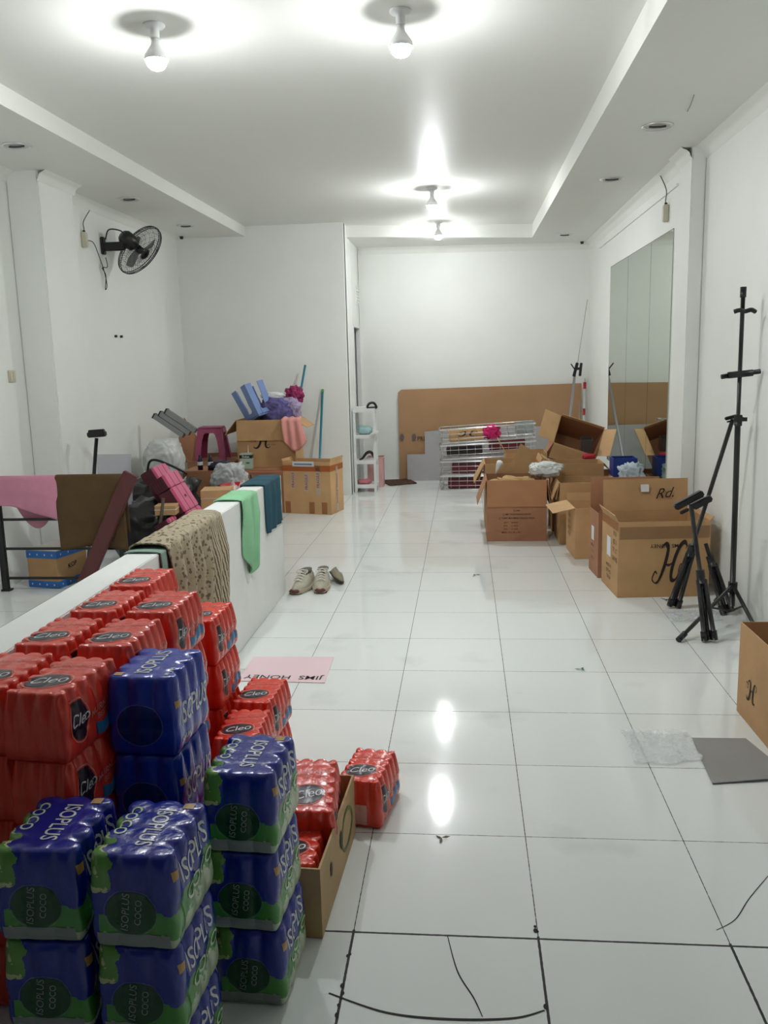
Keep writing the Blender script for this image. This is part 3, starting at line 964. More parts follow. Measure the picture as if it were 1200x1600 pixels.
tag(drape('patterned_cloth', (3.30, 4.08), lambda v: .52-.25*max(0, .45-v), lambda v: .22, pattern_cloth(), .006, 6, .045, .12, seed=1, lift=.014),
    'cream and brown patterned cloth draped over the low wall', 'cloth')
tag(drape('green_towel', (4.50, 4.83), lambda v: .30+.14*math.sin(PI*v), lambda v: .12, GREENC, .006, 2.0, .03, .25, seed=2, slant=-.02),
    'mint green towel hanging over the low wall near its end', 'towel')
tag(drape('teal_towel', (5.06, 5.50), lambda v: .30-.0*v, lambda v: .2, TEALC, .007, 3, .016, .1, seed=4, lift=.008),
    'dark teal towel hanging over the end of the low wall', 'towel')
tag(drape('white_cloth', (5.10, 5.545), lambda v: .318, lambda v: .21, mat('white_cotton', (222, 222, 216), rough=.9), .002, 3, .001, .1, seed=4, lift=.001, x0=KX0+.004, x1=KX1-.004),
    'white cloth edge showing under the dark teal towel', 'cloth')
tag(drape('grey_green_cloth', (3.24, 3.36), .16, .12, mat('grey_green_cloth', (134, 160, 146), rough=.9), .004, 1, .01, lift=.002),
    'grey-green cloth edge under the patterned cloth', 'cloth')

# ================================================================== FLOOR SCRAPS
bm = bmesh.new(); vs = [bm.verts.new(p) for p in [(-1.128, 4.264, .002), (-.696, 4.273, .002), (-.686, 3.905, .002), (-1.122, 3.92, .002)]]; bm.faces.new(vs[::-1])
r = bmesh.ops.extrude_face_region(bm, geom=bm.faces[:]); bmesh.ops.translate(bm, verts=[v for v in r['geom'] if isinstance(v, bmesh.types.BMVert)], vec=(0, 0, .0012))
bmesh.ops.recalc_face_normals(bm, faces=bm.faces)
ps = tag(obj('pink_sheet', bm, mat('pale_pink_sheet', (240, 210, 216), rough=.3)), 'pale pink sheet with upside-down dark lettering lying on the floor', 'paper sheet')
tx = text_bm('JIMS  HONEY', .050, 1.0, .004, 0, .98); obj('lettering', xf(tx, T(-.905, 3.972, .0045) @ RZ(PI-.03)), INK, ps)
bm = prism([(.9, 3.341), (1.113, 3.343), (1.15, 3.15), (1.10, 3.0), (.879, 2.964)], T(0, 0, .004), .003)
for v in bm.verts:
    v.co.z += max(0, (v.co.x-.98))*.12*max(0, 3.3-v.co.y)
tag(obj('grey_board', bm, GREY), 'flat grey board lying on the tiles beside the right-edge carton', 'cardboard')


def film_scrap(cx, cy, w, d, seed, name, label):
    from mathutils import noise
    bm = plane_grid(w, d, 30, 24)
    for v in bm.verts:
        p = v.co
        q = noise.noise(Vector((p.x*9+seed, p.y*9, 0)))*.25+1
        v.co = Vector((cx+p.x*q, cy+p.y*q+.1*p.x, .004+.016*abs(noise.noise(Vector((p.x*28, p.y*28, seed))))+.007*abs(math.sin(p.x*160)*math.sin(p.y*160))))
    for f in bm.faces: f.smooth = True
    return tag(obj(name, bm, CLEAR), label, 'plastic wrap')


film_scrap(.76, 3.26, .26, .28, 1, 'bubble_wrap', 'crumpled clear bubble wrap on the tiles left of the grey board')
film_scrap(1.33, 5.02, .28, .22, 4, 'plastic_film', 'clear plastic film on the floor around the tripod feet')


def scrap(x, y, s, seed, m, name, label, cat='litter'):
    bm = bmesh.new()
    for k in range(3):
        a = seed+k*2.1
        pts = [(0, 0), (s*.5, s*.18), (s, 0), (s*.5, -s*.18)]
        b = prism(pts, T(x, y, .002+.002*k) @ RZ(a) @ RX(.2), .001); bm = join(bm, b)
    tag(obj(name, bm, m), label, cat)


scrap(.565, 4.12, .03, 1, mat('dark_green_leaf', (60, 110, 90), rough=.5), 'leaf_scrap', 'tiny dark green scrap on the tiles right of centre')
scrap(.07, 6.0, .035, 2, mat('brown_leaf', (90, 84, 66), rough=.7), 'leaf_scrap', 'tiny brown scrap on the tiles in the middle of the room')
scrap(-.085, 2.56, .028, 2.4, mat('brown_leaf'), 'leaf_scrap', 'tiny brown husk on the tiles near the lone red pack')
scrap(1.26, 5.37, .04, 0.3, BLACKP, 'clip_scrap', 'tiny black clip on the floor below the script H carton')


# ================================================================== SHOES
def sneaker_mesh(side=1):
    """upper, sole and toe cap, toe toward -y, 0.30 long"""
    L = .30
    secs = []
    for i in range(21):
        t = i/20; y = -L/2+L*t                         # toe at t=0
        wd = .049*(math.sin(PI*min(1, (t+.10)/.62)/2)**.8) if t < .52 else .049-.013*math.sin(PI*(t-.52)/.96)
        if t > .93: wd *= 1-((t-.93)/.07)**2*.35
        if t < .08: wd *= .55+.45*math.sqrt(t/.08)
        top = .04+.028*math.sin(min(1, t/.28)*PI/2) if t < .28 else .068+.045*min(1, (t-.28)/.3) if t < .58 else .113-.012*math.sin(PI*(t-.58)/.42)
        secs.append((y, wd, top, t))
    bm = bmesh.new(); rings = []
    for (y, wd, top, t) in secs:
        ring = []
        for k in range(15):
            a = PI*k/14; x = wd*math.cos(a)*(1-.25*math.sin(a)**2)*(.0+1); z = .022+(top-.022)*math.sin(a)**.8
            if t > .5 and 4 < k < 10: z = min(z, top-.035*math.sin(PI*(t-.5)/.5)**.5*1.0)    # foot opening
            ring.append(bm.verts.new((x+side*.006*math.sin(PI*t), y, z)))
        rings.append(ring)
    for a, b in zip(rings, rings[1:]):
        for k in range(14): f = bm.faces.new((a[k], a[k+1], b[k+1], b[k])); f.smooth = True
    bm.faces.new(rings[0]); bm.faces.new(rings[-1][::-1])
    bmesh.ops.recalc_face_normals(bm, faces=bm.faces)
    sole = bmesh.new(); rr = []
    for (y, wd, top, t) in secs:
        zt = .026+.004*math.cos(t*9); zb = .0 if t > .12 else .012*(1-t/.12)
        w2 = wd+.006
        ring = [sole.verts.new((sx*w2*q+side*.006*math.sin(PI*t), y*1.02, z)) for sx, q, z in ((-1, 1, zt), (-1, 1.03, (zt+zb)/2), (-1, .93, zb), (1, .93, zb), (1, 1.03, (zt+zb)/2), (1, 1, zt))]
        rr.append(ring)
    for a, b in zip(rr, rr[1:]):
        for k in range(6): f = sole.faces.new((a[k], a[(k+1) % 6], b[(k+1) % 6], b[k]))
    sole.faces.new(rr[0]); sole.faces.new(rr[-1][::-1]); bmesh.ops.recalc_face_normals(sole, faces=sole.faces)
    return bm, sole, secs


KNIT = mat('off_white_knit', (196, 190, 172), rough=.9, bump=.4, bscale=200, vary=.08, vscale=20)
RUB = mat('brown_rubber', (96, 52, 42), rough=.6)


def sneaker(label, x, y, rot, side):
    t = thing('sneaker', label, 'shoe', (x, y, .001), rot, 'pair of off-white sneakers'); t.scale = (1.12, 1.08, 1.08)
    a, s, secs = sneaker_mesh(side)
    obj('upper', a, KNIT, t); obj('midsole', s, mat('beige_midsole', (188, 176, 152), rough=.7), t)
    bm = bmesh.new(); lathe(bm, [(.0, -.004), (.024, 0), (.03, .008), (.022, .018), (0, .024)], 16, T(0, -.138, .014) @ Matrix.Diagonal((1.15, .75, 1, 1)), False)
    obj('toe_cap', bm, RUB, t)
    obj('outsole', bx((0, 0, .003), (.078, .25, .006), bev=.002), RUB, t)
    bm = bmesh.new()
    for k in range(5):
        yy = -.075+k*.025; zz = .075+k*.0095
        tube(bm, crom([(-.026, yy, zz-.006), (0, yy-.006, zz+.007), (.026, yy+.012, zz-.004)], 5), .0028, 6)
        tube(bm, crom([(.026, yy, zz-.006), (0, yy+.004, zz+.008), (-.026, yy+.012, zz-.004)], 5), .0028, 6)
    for sgn in (-1, 1):
        tube(bm, crom([(0, .03, .118), (sgn*.03, .02, .122), (sgn*.035, 0, .108), (sgn*.008, .02, .112)], 6), .0026, 6)
    obj('laces', bm, mat('white_lace', (226, 222, 210), rough=.9), t)
    obj('collar_lining', lt([(.024, .084), (.033, .1), (.036, .112), (.031, .109), (.024, .095)], 20, T(0, .075, 0) @ Matrix.Diagonal((1, 1.7, 1, 1)), False), mat('grey_lining', (120, 116, 106), rough=.95), t)
    return t


sneaker('left-standing off-white sneaker with brown toe at the low wall end', -1.12, 5.63, -.18, 1)
sneaker('off-white sneaker with brown toe, the right one of the pair', -.985, 5.66, .06, -1)
t = thing('loafer', 'olive grey flat slip-on shoe lying tipped behind the sneakers', 'shoe', (-.915, 5.85, .02), (0, .5, .35))
a, s, _ = sneaker_mesh(1)
for b in (a, s):
    for v in b.verts: v.co = Vector((v.co.x*.8, v.co.y*.9, v.co.z*.5))
obj('upper', a, mat('olive_canvas', (142, 134, 112), rough=.9), t); obj('sole', s, mat('dark_sole', (70, 64, 54), rough=.8), t)


# ================================================================== LEFT: RAIL, CLOTHS, BEAM
rt = thing('stair_railing', 'black metal railing behind the low wall carrying towels', 'railing', (0, 5.60, 0))
for x in (-3.235, -2.36):
    p = obj('post', bx((x, 0, .39), (.045, .03, .78), bev=.003), BLACKM, rt)
    obj('base_plate', bx((x, 0, .006), (.075, .06, .012), bev=.002), BLACKM, p)
for z, r in ((.785, .014), (.51, .009), (.302, .009), (.09, .009)):
    obj('rail', bx(((-3.235-2.32)/2, 0, z), (.915, r*1.6, r*2), bev=.002), BLACKM, rt)


def hang(name, x0, x1, y, ztop, lf, lb, m, label, cat, folds=3, amp=.02, seed=0, front=-1, zf=None):
    bm = bmesh.new(); n = 40; rows = []
    for j in range(n+1):
        u = j/n; x = x0+(x1-x0)*u; row = []
        Lf = lf(u) if callable(lf) else lf; Lb = lb(u) if callable(lb) else lb
        for i in range(11):
            f = 1-i/10; row.append((x, y+.022+amp*.4*f*(.5+.5*math.sin(folds*6.28*u+seed+1)), ztop-f*Lb))
        row += [(x, y+.012, ztop+.012), (x, y-.012, ztop+.012)]
        for i in range(21):
            f = i/20; k = (.5+.5*math.sin(folds*6.28*(u+.08*f)+seed))
            row.append((x+.02*f*math.sin(6.28*u+seed), y-.022-amp*min(1, .2+2*f)*k, ztop-f*Lf))
        rows.append([bm.verts.new(p) for p in row])
    for A_, B_ in zip(rows, rows[1:]):
        for i in range(len(A_)-1): f = bm.faces.new((A_[i], A_[i+1], B_[i+1], B_[i])); f.smooth = True
    bmesh.ops.recalc_face_normals(bm, faces=bm.faces)
    o = obj(name, bm, m); s = o.modifiers.new('thickness', 'SOLIDIFY'); s.thickness = .006; s.offset = 0
    return tag(o, label, cat)


hang('pink_garment', -3.27+.03, -2.76, 5.60, .80, lambda u: .185+.13*u**2, lambda u: .12+.24*math.sin(PI*min(1, max(0, u-.18)/.75)), PINK, 'dusty pink garment folded over the left part of the black railing', 'garment', 1.2, .035, 2)
hang('brown_towel', -2.79, -2.31, 5.60, .805, lambda u: .51-.03*math.sin(PI*u), .4, BROWNC, 'dark brown towel hanging on the black railing', 'towel', 1.0, .03, .5)
M = T(-2.43, 5.52, .44)
bm = bmesh.new(); box(bm, (0, 0, 0), (.10, .035, .90), T(-2.435, 5.52, .43) @ RY(.475), .004)
tag(obj('wooden_beam', bm, MAROON), 'maroon painted wooden beam leaning diagonally against the railing', 'wooden beam')
# blue taped box
SB = carton('cardboard_box', 'small brown carton edged with blue star tape behind the railing', (-2.955, 5.83, .001), .25, .33, .27, -.22, [], KRAFT, group=None)
SB['dims'] = (.25, .33, .27)
obj('lid', bx((0, 0, .2715), (.25, .33, .006)), mat('pale_lid', (205, 200, 190), rough=.6), SB)
for z0, z1 in ((.215, .268), (.002, .05)):
    bm = bmesh.new(); box(bm, (0, 0, (z0+z1)/2), (.256, .336, z1-z0)); obj('blue_tape', bm, BLUET, SB)
    for side, ln in (('S', .25), ('E', .33)):
        for k in range(4):
            face_mark(SB, disc(.006, .008, 5), side, -ln/2+ln*(k+.5)/4, (z0+z1)/2, PAPER, 'star_print', 0, .006)
face_mark(SB, text_bm('KOP', .035, 1, .01), 'E', -.0, .14, INK, 'handwriting', .1, .002)
tag(obj('flat_pan', lt([(.001, 0), (.06, 0), (.066, .012), (.066, .05), (.062, .05), (.062, .012), (.001, .008)], 24, T(-2.66, 5.80, .001)), mat('cream_enamel', (190, 188, 170), rough=.5)), 'low cream tub with dark rim at the foot of the maroon beam', 'tub')

# ------------------------------------------------ left heap (nearest first)
base = carton('cardboard_box', 'brown carton at the bottom of the left heap beside the black sheets', (-1.86, 6.7, .001), .5, .5, .30, .05, [], KRAFT)
tag(obj('black_plastic_heap', lump((-2.44, 6.45, .28), (.58, .6, .56), 4, 4, .2), TRASH), 'heap of black plastic sheets under the pink boxes', 'plastic sheets')
tag(obj('wooden_stick', tb(crom([(-2.33, 5.98, .02), (-2.25, 6.0, .3), (-2.2, 6.02, .58)], 6), .012), mat('weathered_wood', (104, 92, 78), rough=.9, vary=.2, vscale=20)), 'thin weathered stick leaning in front of the black sheets', 'stick')


def pink_block(x, y, z, L, th, dp, label, ang=.52, lay=5):
    t = thing('gift_box_bundle', label, 'gift boxes', (x, y, z), (0, ang, 0), 'pink gift box bundles in the left heap')
    bm = bmesh.new()
    for k in range(3):
        z0 = -L/2+L*[0, .24, .74][k]; z1 = -L/2+L*[.235, .735, 1][k]
        box(bm, (-th*.08, 0, (z0+z1)/2), (th*.84, dp, z1-z0-.004), None, .004)
    obj('dark_sides', bm, DARKB, t)
    bm = bmesh.new()
    for k in range(3):
        z0 = -L/2+L*[0, .24, .74][k]; z1 = -L/2+L*[.235, .735, 1][k]
        box(bm, (th*.40, 0, (z0+z1)/2), (th*.2, dp+.008, z1-z0-.002), None, .006)
    lid = obj('pink_lid', bm, PINKB, t)
    bm = bmesh.new()
    for k in range(lay):
        xx = -th*.5+th*.78*k/lay; box(bm, (xx, -dp/2-.0015, L*.38), (.004, .003, L*.2))
    obj('seam_lines', bm, mat('plum_line', (58, 20, 32)), t)
    bm = bmesh.new(); box(bm, (th*.505, -dp*.2, 0), (.002, .003, L*.96)); box(bm, (th*.505, dp*.2, 0), (.002, .003, L*.96))
    obj('lid_seam', bm, mat('plum_line'), t)
    obj('lid_lettering', xf(text_bm('JIMS', .02, 1, .02), T(th*.507+.002, 0, .0) @ RY(PI/2) @ RZ(PI/2)), mat('plum_line'), t)
    return t


pink_block(-2.185, 6.30, .525, .42, .13, .30, 'pink-lidded stack of gift boxes leaning right, the larger front one', -.52)
pink_block(-2.34, 6.50, .56, .42, .12, .28, 'pink-lidded stack of gift boxes leaning right, the one behind', -.52)
pink_block(-2.17, 6.02, .35, .15, .13, .14, 'small pink-lidded gift box stack lowest by the low wall', -.5)
s = carton('cardboard_box', 'small flat brown carton tied with cord on the pink boxes', (-2.20, 6.08, .455), .15, .12, .065, .1, [], KRAFT)
obj('lid', bx((0, 0, .068), (.152, .122, .006)), KRAFT2, s); obj('cord', bx((0, 0, .04), (.156, .126, .004)), PAPER, s)
s = carton('cardboard_box', 'small closed brown carton with cord beside the pink gift boxes', (-2.04, 6.85, .302), .24, .24, .22, .15, [], KRAFT2)
obj('lid', bx((0, 0, .222), (.24, .24, .006)), KRAFT2, s); obj('cord', bx((0, 0, .16), (.246, .246, .004)), PAPER, s)
tag(obj('pink_plastic_bag', lump((-1.98, 7.13, .28), (.22, .14, .56), 8, 4, .35), mat('pale_pink_film', (222, 186, 186), rough=.3, bump=.5, bscale=20)), 'pale pink plastic bag between the small carton and red basin', 'plastic bag')
base2 = carton('cardboard_box', 'brown carton under the red basin behind the low wall', (-2.0, 7.55, .001), .55, .5, .30, 0, [], KRAFT3)
t = thing('red_basin', 'bright red plastic basin with ear handle behind the low wall', 'basin', (-2.02, 7.45, .302))
obj('bowl', lt([(.001, 0), (.10, 0), (.11, .01), (.150, .16), (.165, .165), (.165, .172), (.146, .17), (.105, .014), (.001, .008)], 36), REDP, t)
obj('ear_handle', tb([(-.155, -.02, .165), (-.19, 0, .16), (-.155, .02, .165)], .007), REDP, t)
t = thing('dish_bottle', 'small green-labelled bottle standing inside the red basin', 'bottle', (-1.97, 7.44, .312))
obj('bottle_body', lt([(.001, 0), (.032, 0), (.034, .15), (.02, .18), (.012, .19), (.012, .2), (.001, .2)], 20), mat('white_bottle', (210, 214, 200), rough=.35), t)
obj('bottle_label', lt([(.0352, .04), (.0352, .15)], 20, None, False), mat('lime_label', (150, 190, 60), rough=.5), t)
t = thing('dark_bottle', 'dark slim bottle standing inside the red basin', 'bottle', (-1.90, 7.44, .312))
obj('bottle_body', lt([(.001, 0), (.02, 0), (.02, .17), (.009, .2), (.009, .25), (.001, .25)], 16), BLACKP, t)
tag(obj('white_plastic_bag', lump((-2.24, 7.95, .45), (.34, .3, .36), 21, 5, .22, True, 1.7), mat('cloudy_bag', (186, 188, 188), rough=.3, bump=.7, bscale=14)), 'cloudy white plastic bag behind the red basin', 'plastic bag')
carton('cardboard_box', 'brown carton under the cloudy plastic bag', (-2.3, 8.0, .001), .4, .3, .27, 0, [], KRAFT)
# bag heap with white sack
tag(obj('black_bag', lump((-2.72, 7.45, .30), (.62, .66, .60), 6, 4, .25), TRASH), 'large shiny black bag below the white sack', 'bag')
t = tag(obj('white_sack', lump((-2.90, 8.05, .67), (.36, .40, .42), 15, 5, .12, True, 1.8), WHITEBAG), 'crumpled white plastic sack on top of the black bags by the wall', 'sack')
tag(obj('black_bag', lump((-2.92, 8.05, .23), (.5, .5, .46), 16, 4, .2), TRASH), 'black bag underneath the white sack by the left wall', 'bag')
tag(obj('bag_handle', tb(crom([(-2.78, 7.25, .55), (-2.74, 7.2, .70), (-2.67, 7.2, .73), (-2.5, 7.2, .66), (-2.42, 7.25, .60)], 8), .011), BLACKP), 'curved black handle rising above the pink gift boxes', 'handle')
bm = bmesh.new()
t = thing('aluminium_profiles', 'bundle of grey aluminium profiles with black ends leaning at the wall', 'metal profiles', (-2.98, 8.35, .93), (0, 0, 0))
for k in range(3):
    M = T(-3.0+.062*k, 8.2, 1.035+.022*k) @ RY(-1.0) @ RX(-.15)
    p = obj('profile', bx((0, 0, -.15), (.05, .05, .36), T(-t.location.x, -t.location.y, -t.location.z) @ M, .003), STEELG, t)
    obj('end_cap', bx((0, 0, .034), (.054, .054, .014), T(-t.location.x, -t.location.y, -t.location.z) @ M), BLACKP, p)
# mauve stool on a carton
sbx = carton('cardboard_box', 'brown carton with script mark carrying the mauve stool', (-2.72, 9.2, .001), .52, .48, .50, 0, [('W', 55, .2), ('N', 70, .05)], KRAFT3)
obj('lid', bx((0, 0, .502), (.52, .48, .006)), KRAFT3, sbx)
face_mark(sbx, xf(script_h(), Matrix.Scale(.08, 4)), 'S', .08, .40, INK, 'script_logo')


def stool(name, label, M, m, h=.36, w0=.34, w1=.25, lw=1.0):
    """moulded stool: solid seat, four tapering angle legs joined by arched aprons"""
    t = thing(name, label, 'stool'); t.matrix_world = M
    bm = bmesh.new(); box(bm, (0, 0, h-.010), (w1+.004, w1+.004, .020), None, .008); obj('seat', bm, m, t)
    def hw(z): return w0/2+(w1/2-w0/2)*z/h
    for sx in (-1, 1):
        for sy in (-1, 1):
            bm = bmesh.new(); q = []
            for z, wd in ((0, .062*lw), (h*.3, .060*lw), (h*.6, .062*lw), (h*.78, .075), (h-.02, .10)):
                a = hw(z)
                q.append([bm.verts.new((sx*x, sy*y, z)) for x, y in ((a, a), (a-wd, a), (a-wd, a-.007), (a-.007, a-.007), (a-.007, a-wd), (a, a-wd))])
            for A_, B_ in zip(q, q[1:]):
                for k in range(6): bm.faces.new((A_[k], A_[(k+1) % 6], B_[(k+1) % 6], B_[k]))
            bm.faces.new(q[0]); bm.faces.new(q[-1]); bmesh.ops.recalc_face_normals(bm, faces=bm.faces)
            obj('leg', bm, m, t)
    for k in range(4):
        a = hw(h-.05)-.002; z0 = h-.02; sl = math.atan2((w0-w1)/2, h)
        pts = [(-a+.06, z0), (a-.06, z0), (a-.06, z0-.07), (a-.085, z0-.045), (-a+.085, z0-.045), (-a+.06, z0-.07)]
        obj('apron', prism([(x, z-z0) for x, z in pts], RZ(PI/2*k) @ T(0, -hw(z0)+.001, z0) @ RX(PI/2-sl) , .006), m, t)
    return t


stool('plastic_stool', 'mauve-pink plastic stool standing on a carton in the left heap', T(-2.76, 9.2, .507) @ RZ(.06), MAUVE)
tag(obj('loose_cardboard', prism([(-.14, -.2), (.1, -.24), (.16, .0), (.0, .26)], T(-3.02, 9.05, .72) @ RX(PI/2-.1) @ RY(.2), .005), KRAFT3), 'pointed cardboard flap standing left of the mauve stool', 'cardboard')
for k, (x, y) in enumerate(((-2.63, 8.3), (-2.52, 8.28))):
    t = thing('small_bottle', 'small dark bottle with white label, %s one below the mauve stool' % ['left', 'right'][k], 'bottle', (x, y, .50), 0, 'small dark bottles in the left heap')
    obj('bottle_body', lt([(.001, 0), (.026, 0), (.027, .09), (.014, .12), (.014, .15), (.001, .15)], 16), mat('dark_glass', (30, 24, 46), rough=.15), t)
    obj('bottle_label', lt([(.0275, .05), (.0275, .085)], 16, None, False), PAPER, t)
carton('cardboard_box', 'brown carton under the two small dark bottles', (-2.61, 8.42, .001), .36, .4, .498, 0, [], KRAFT3)
bpy.data.objects['cardboard_box']  # noqa
obj('lid', bx((-2.61, 8.42, .4975), (.358, .398, .004)), KRAFT3).parent = [o for o in COL.objects if o.get('label') == 'brown carton under the two small dark bottles'][0]
COL.objects[-1].location = (2.61, -8.42, 0)
tag(obj('navy_pouch', lump((-2.42, 8.3, .55), (.2, .2, .11), 31, 3, .3), mat('navy_vinyl', (26, 28, 56), rough=.3)), 'navy vinyl pouch beside the small dark bottles', 'pouch')

# lower carton with the H carton on top
LC = carton('cardboard_box', 'wide brown carton under the script H carton in the left rear corner', (-2.10, 9.02, .001), .6, .78, .44, 0, [], KRAFT3)
obj('lid', bx((0, 0, .443), (.6, .78, .006)), KRAFT3, LC)
obj('red_strip', bx((.06, -.393, .43), (.4, .006, .012)), mat('salmon_strip', (206, 120, 104)), LC)
HB = carton('cardboard_box', 'brown carton with script H holding stool and fabrics, front flap hanging', (-2.08, 9.08, .449), .62, .46, .50, 0, [('S', -86, .215), ('W', -50, .2), ('E', -35, .16)], KRAFT)
face_mark(HB, xf(script_h(), Matrix.Scale(.13, 4)), 'S', -.03, .27, INK, 'script_logo')
face_mark(HB, text_bm('JIMS HONEY', .012, 1.05, .004), 'S', .06, .24, INKB, 'brand_text')
stool('plastic_stool', 'pale blue plastic stool upturned in the script H carton, legs up', T(-2.17, 9.03, .985) @ RY(-.42) @ RX(PI-.1) @ RZ(.62) @ T(0, 0, -.34), BLUEP, .36, .26, .22, 1.35)
PURP = mat('purple_fabric', (88, 80, 130), rough=.7, bump=.5, bscale=22, vary=.35, vscale=9)
tag(obj('purple_fabric', lump((-2.02, 9.14, 1.03), (.36, .32, .34), 40, 5, .2, True, 2.0), PURP), 'shiny purple-blue fabric bundle in the script H carton', 'fabric')
tag(obj('lilac_fabric', lump((-1.88, 9.2, 1.05), (.24, .24, .28), 43, 5, .22, True, 2.2), mat('lilac_fabric', (160, 146, 176), rough=.7, bump=.6, bscale=25, vary=.25, vscale=14)), 'lilac fabric bundle right of the purple fabric', 'fabric')
tag(obj('magenta_fabric', lump((-1.84, 9.27, 1.17), (.2, .16, .2), 45, 5, .35, False, 2.4), mat('magenta_print_fabric', (152, 42, 92), rough=.7, bump=.6, bscale=30, vary=.5, vscale=22)), 'magenta patterned fabric on top beside the teal stick', 'fabric')
tag(obj('white_fabric', lump((-2.05, 9.2, 1.185), (.26, .2, .08), 47, 4, .2, False), PAPER), 'white fabric folded over the top of the purple bundle', 'fabric')
# salmon cloth hanging at the right corner of the H carton
def corner_cloth():
    bm = bmesh.new(); rows = []
    for j in range(25):
        u = j/24; row = []
        for i in range(18):
            f = i/17
            x = -1.90+.19*u+.03*f; s_ = f*.36-.05
            k = .5+.5*math.sin(u*16+f*1.5)
            if s_ < 0: p = (x, 8.93, .965+.012*k)
            else: p = (x+.05*f*u, 8.80-.012-.028*k*min(1, f*2), .965-s_*(.75+.35*math.sin(u*3.1)))
            row.append(bm.verts.new(p))
        rows.append(row)
    for A_, B_ in zip(rows, rows[1:]):
        for i in range(17): f = bm.faces.new((A_[i], A_[i+1], B_[i+1], B_[i])); f.smooth = True
    bmesh.ops.recalc_face_normals(bm, faces=bm.faces)
    o = obj('salmon_cloth', bm, SALMON); s = o.modifiers.new('thickness', 'SOLIDIFY'); s.thickness = .006; s.offset = 0
    tag(o, 'salmon pink cloth hanging over right front corner of the script H carton', 'cloth')


corner_cloth()
tag(obj('teal_stick', tb([(-1.88, 9.25, .7), (-1.77, 9.62, 1.50)], .012, 10), TEALP), 'teal stick rising out of the fabrics in the left corner', 'stick')
t = thing('paint_can', 'small square tin with green and black label on the left heap', 'tin', (-2.265, 8.72, .449), .05)
obj('tin_body', bx((0, 0, .085), (.13, .08, .17), bev=.008), mat('pale_green_tin', (176, 196, 180), rough=.3), t)
obj('label_band', bx((0, 0, .135), (.132, .082, .035)), mat('label_black', (36, 36, 34), rough=.4), t)
obj('label_text', xf(text_bm('Dulux', .022, 1, .02), T(0, -.0425, .135) @ RX(PI/2)), PAPER, t)
obj('leaf_print', xf(disc(.025, .012, 5), T(.02, -.0425, .07) @ RX(PI/2)), mat('leaf_green_print', (84, 120, 96)), t)
obj('brush_handle', tb([(.02, 0, .16), (.024, 0, .25)], .007), mat('pink_handle', (226, 190, 186)), t)
# taped box
TB = carton('cardboard_box', 'brown carton covered in fragile tape with blue-white label, foot of partition', (-1.565, 8.70, .001), .527, .33, .535, -.255, [('E', 78, .04), ('W', 60, .03)], KRAFT2)
face_mark(TB, plane_grid(.53, .06, 1, 1), 'S', 0, .47, mat('orange_tape', (176, 100, 52), rough=.25), 'orange_tape')
face_mark(TB, plane_grid(.33, .06, 1, 1), 'E', 0, .47, mat('orange_tape'), 'orange_tape')
face_mark(TB, plane_grid(.24, .05, 1, 1), 'S', -.03, .515, PAPER, 'paper_label', 0, .004)
face_mark(TB, plane_grid(.20, .018, 1, 1), 'S', -.03, .512, mat('label_blue', (120, 140, 170)), 'label_stripe', 0, .005)
FT = mat('white_tape', (214, 206, 190), rough=.3, alpha=.7)
RF = mat('red_print', (170, 60, 44), rough=.5)
for u, z, l in ((-.15, .35, .17), (0.0, .33, .2), (.13, .35, .3), (.22, .3, .28)):
    if u < .2:
        face_mark(TB, plane_grid(.05, l, 1, 1), 'S', u, z, FT, 'fragile_tape')
        face_mark(TB, text_bm('FRAGILE', .03, 1, .01), 'S', u, z, RF, 'fragile_lettering', PI/2, .0035)
face_mark(TB, plane_grid(.045, .46, 1, 1), 'E', 0.0, .25, FT, 'fragile_tape')
face_mark(TB, text_bm('FRAGILE  FRAGILE', .028, 1, .01), 'E', 0.0, .25, RF, 'fragile_lettering', PI/2, .0035)
for u in (-.22, .05, .19): face_mark(TB, plane_grid(.06, .12, 1, 1), 'S', u, .065, TAPE, 'packing_tape')
t = thing('broom', 'teal broom stick with green tip leaning behind the taped carton', 'broom', (0, 0, 0))
obj('handle', tb([(-1.635, 9.35, .02), (-1.60, 9.70, 1.19)], .013, 10), TEALP, t)
obj('end_tip', tb([(-1.60, 9.70, 1.19), (-1.5985, 9.712, 1.225)], .014, 10), mat('green_tip', (70, 150, 60)), t)

# T-headed stand and acrylic sheet behind the railing
t = thing('mop_stand', 'black T-headed stick standing behind the brown towel', 'stand', (0, 0, 0))
obj('pole', tb([(-2.97, 6.35, .001), (-2.845, 6.38, .9), (-2.83, 6.385, 1.0)], .014, 10), BLACKM, t)
obj('head', bx((0, 0, 0), (.14, .06, .045), T(-2.825, 6.385, 1.03) @ RY(-.05), .008), BLACKP, t)
obj('head_ridge', bx((0, 0, .026), (.125, .03, .02), T(-2.825, 6.385, 1.03) @ RY(-.05), .004), BLACKP, t)
bm = bx((0, 0, 0), (.30, .005, .80), T(-2.96, 6.95, .41) @ RX(-.1))
tag(obj('acrylic_sheet', bm, mat('clear_acrylic', (208, 206, 218), rough=.1, alpha=.45)), 'clear acrylic sheet leaning on the left wall', 'acrylic sheet')


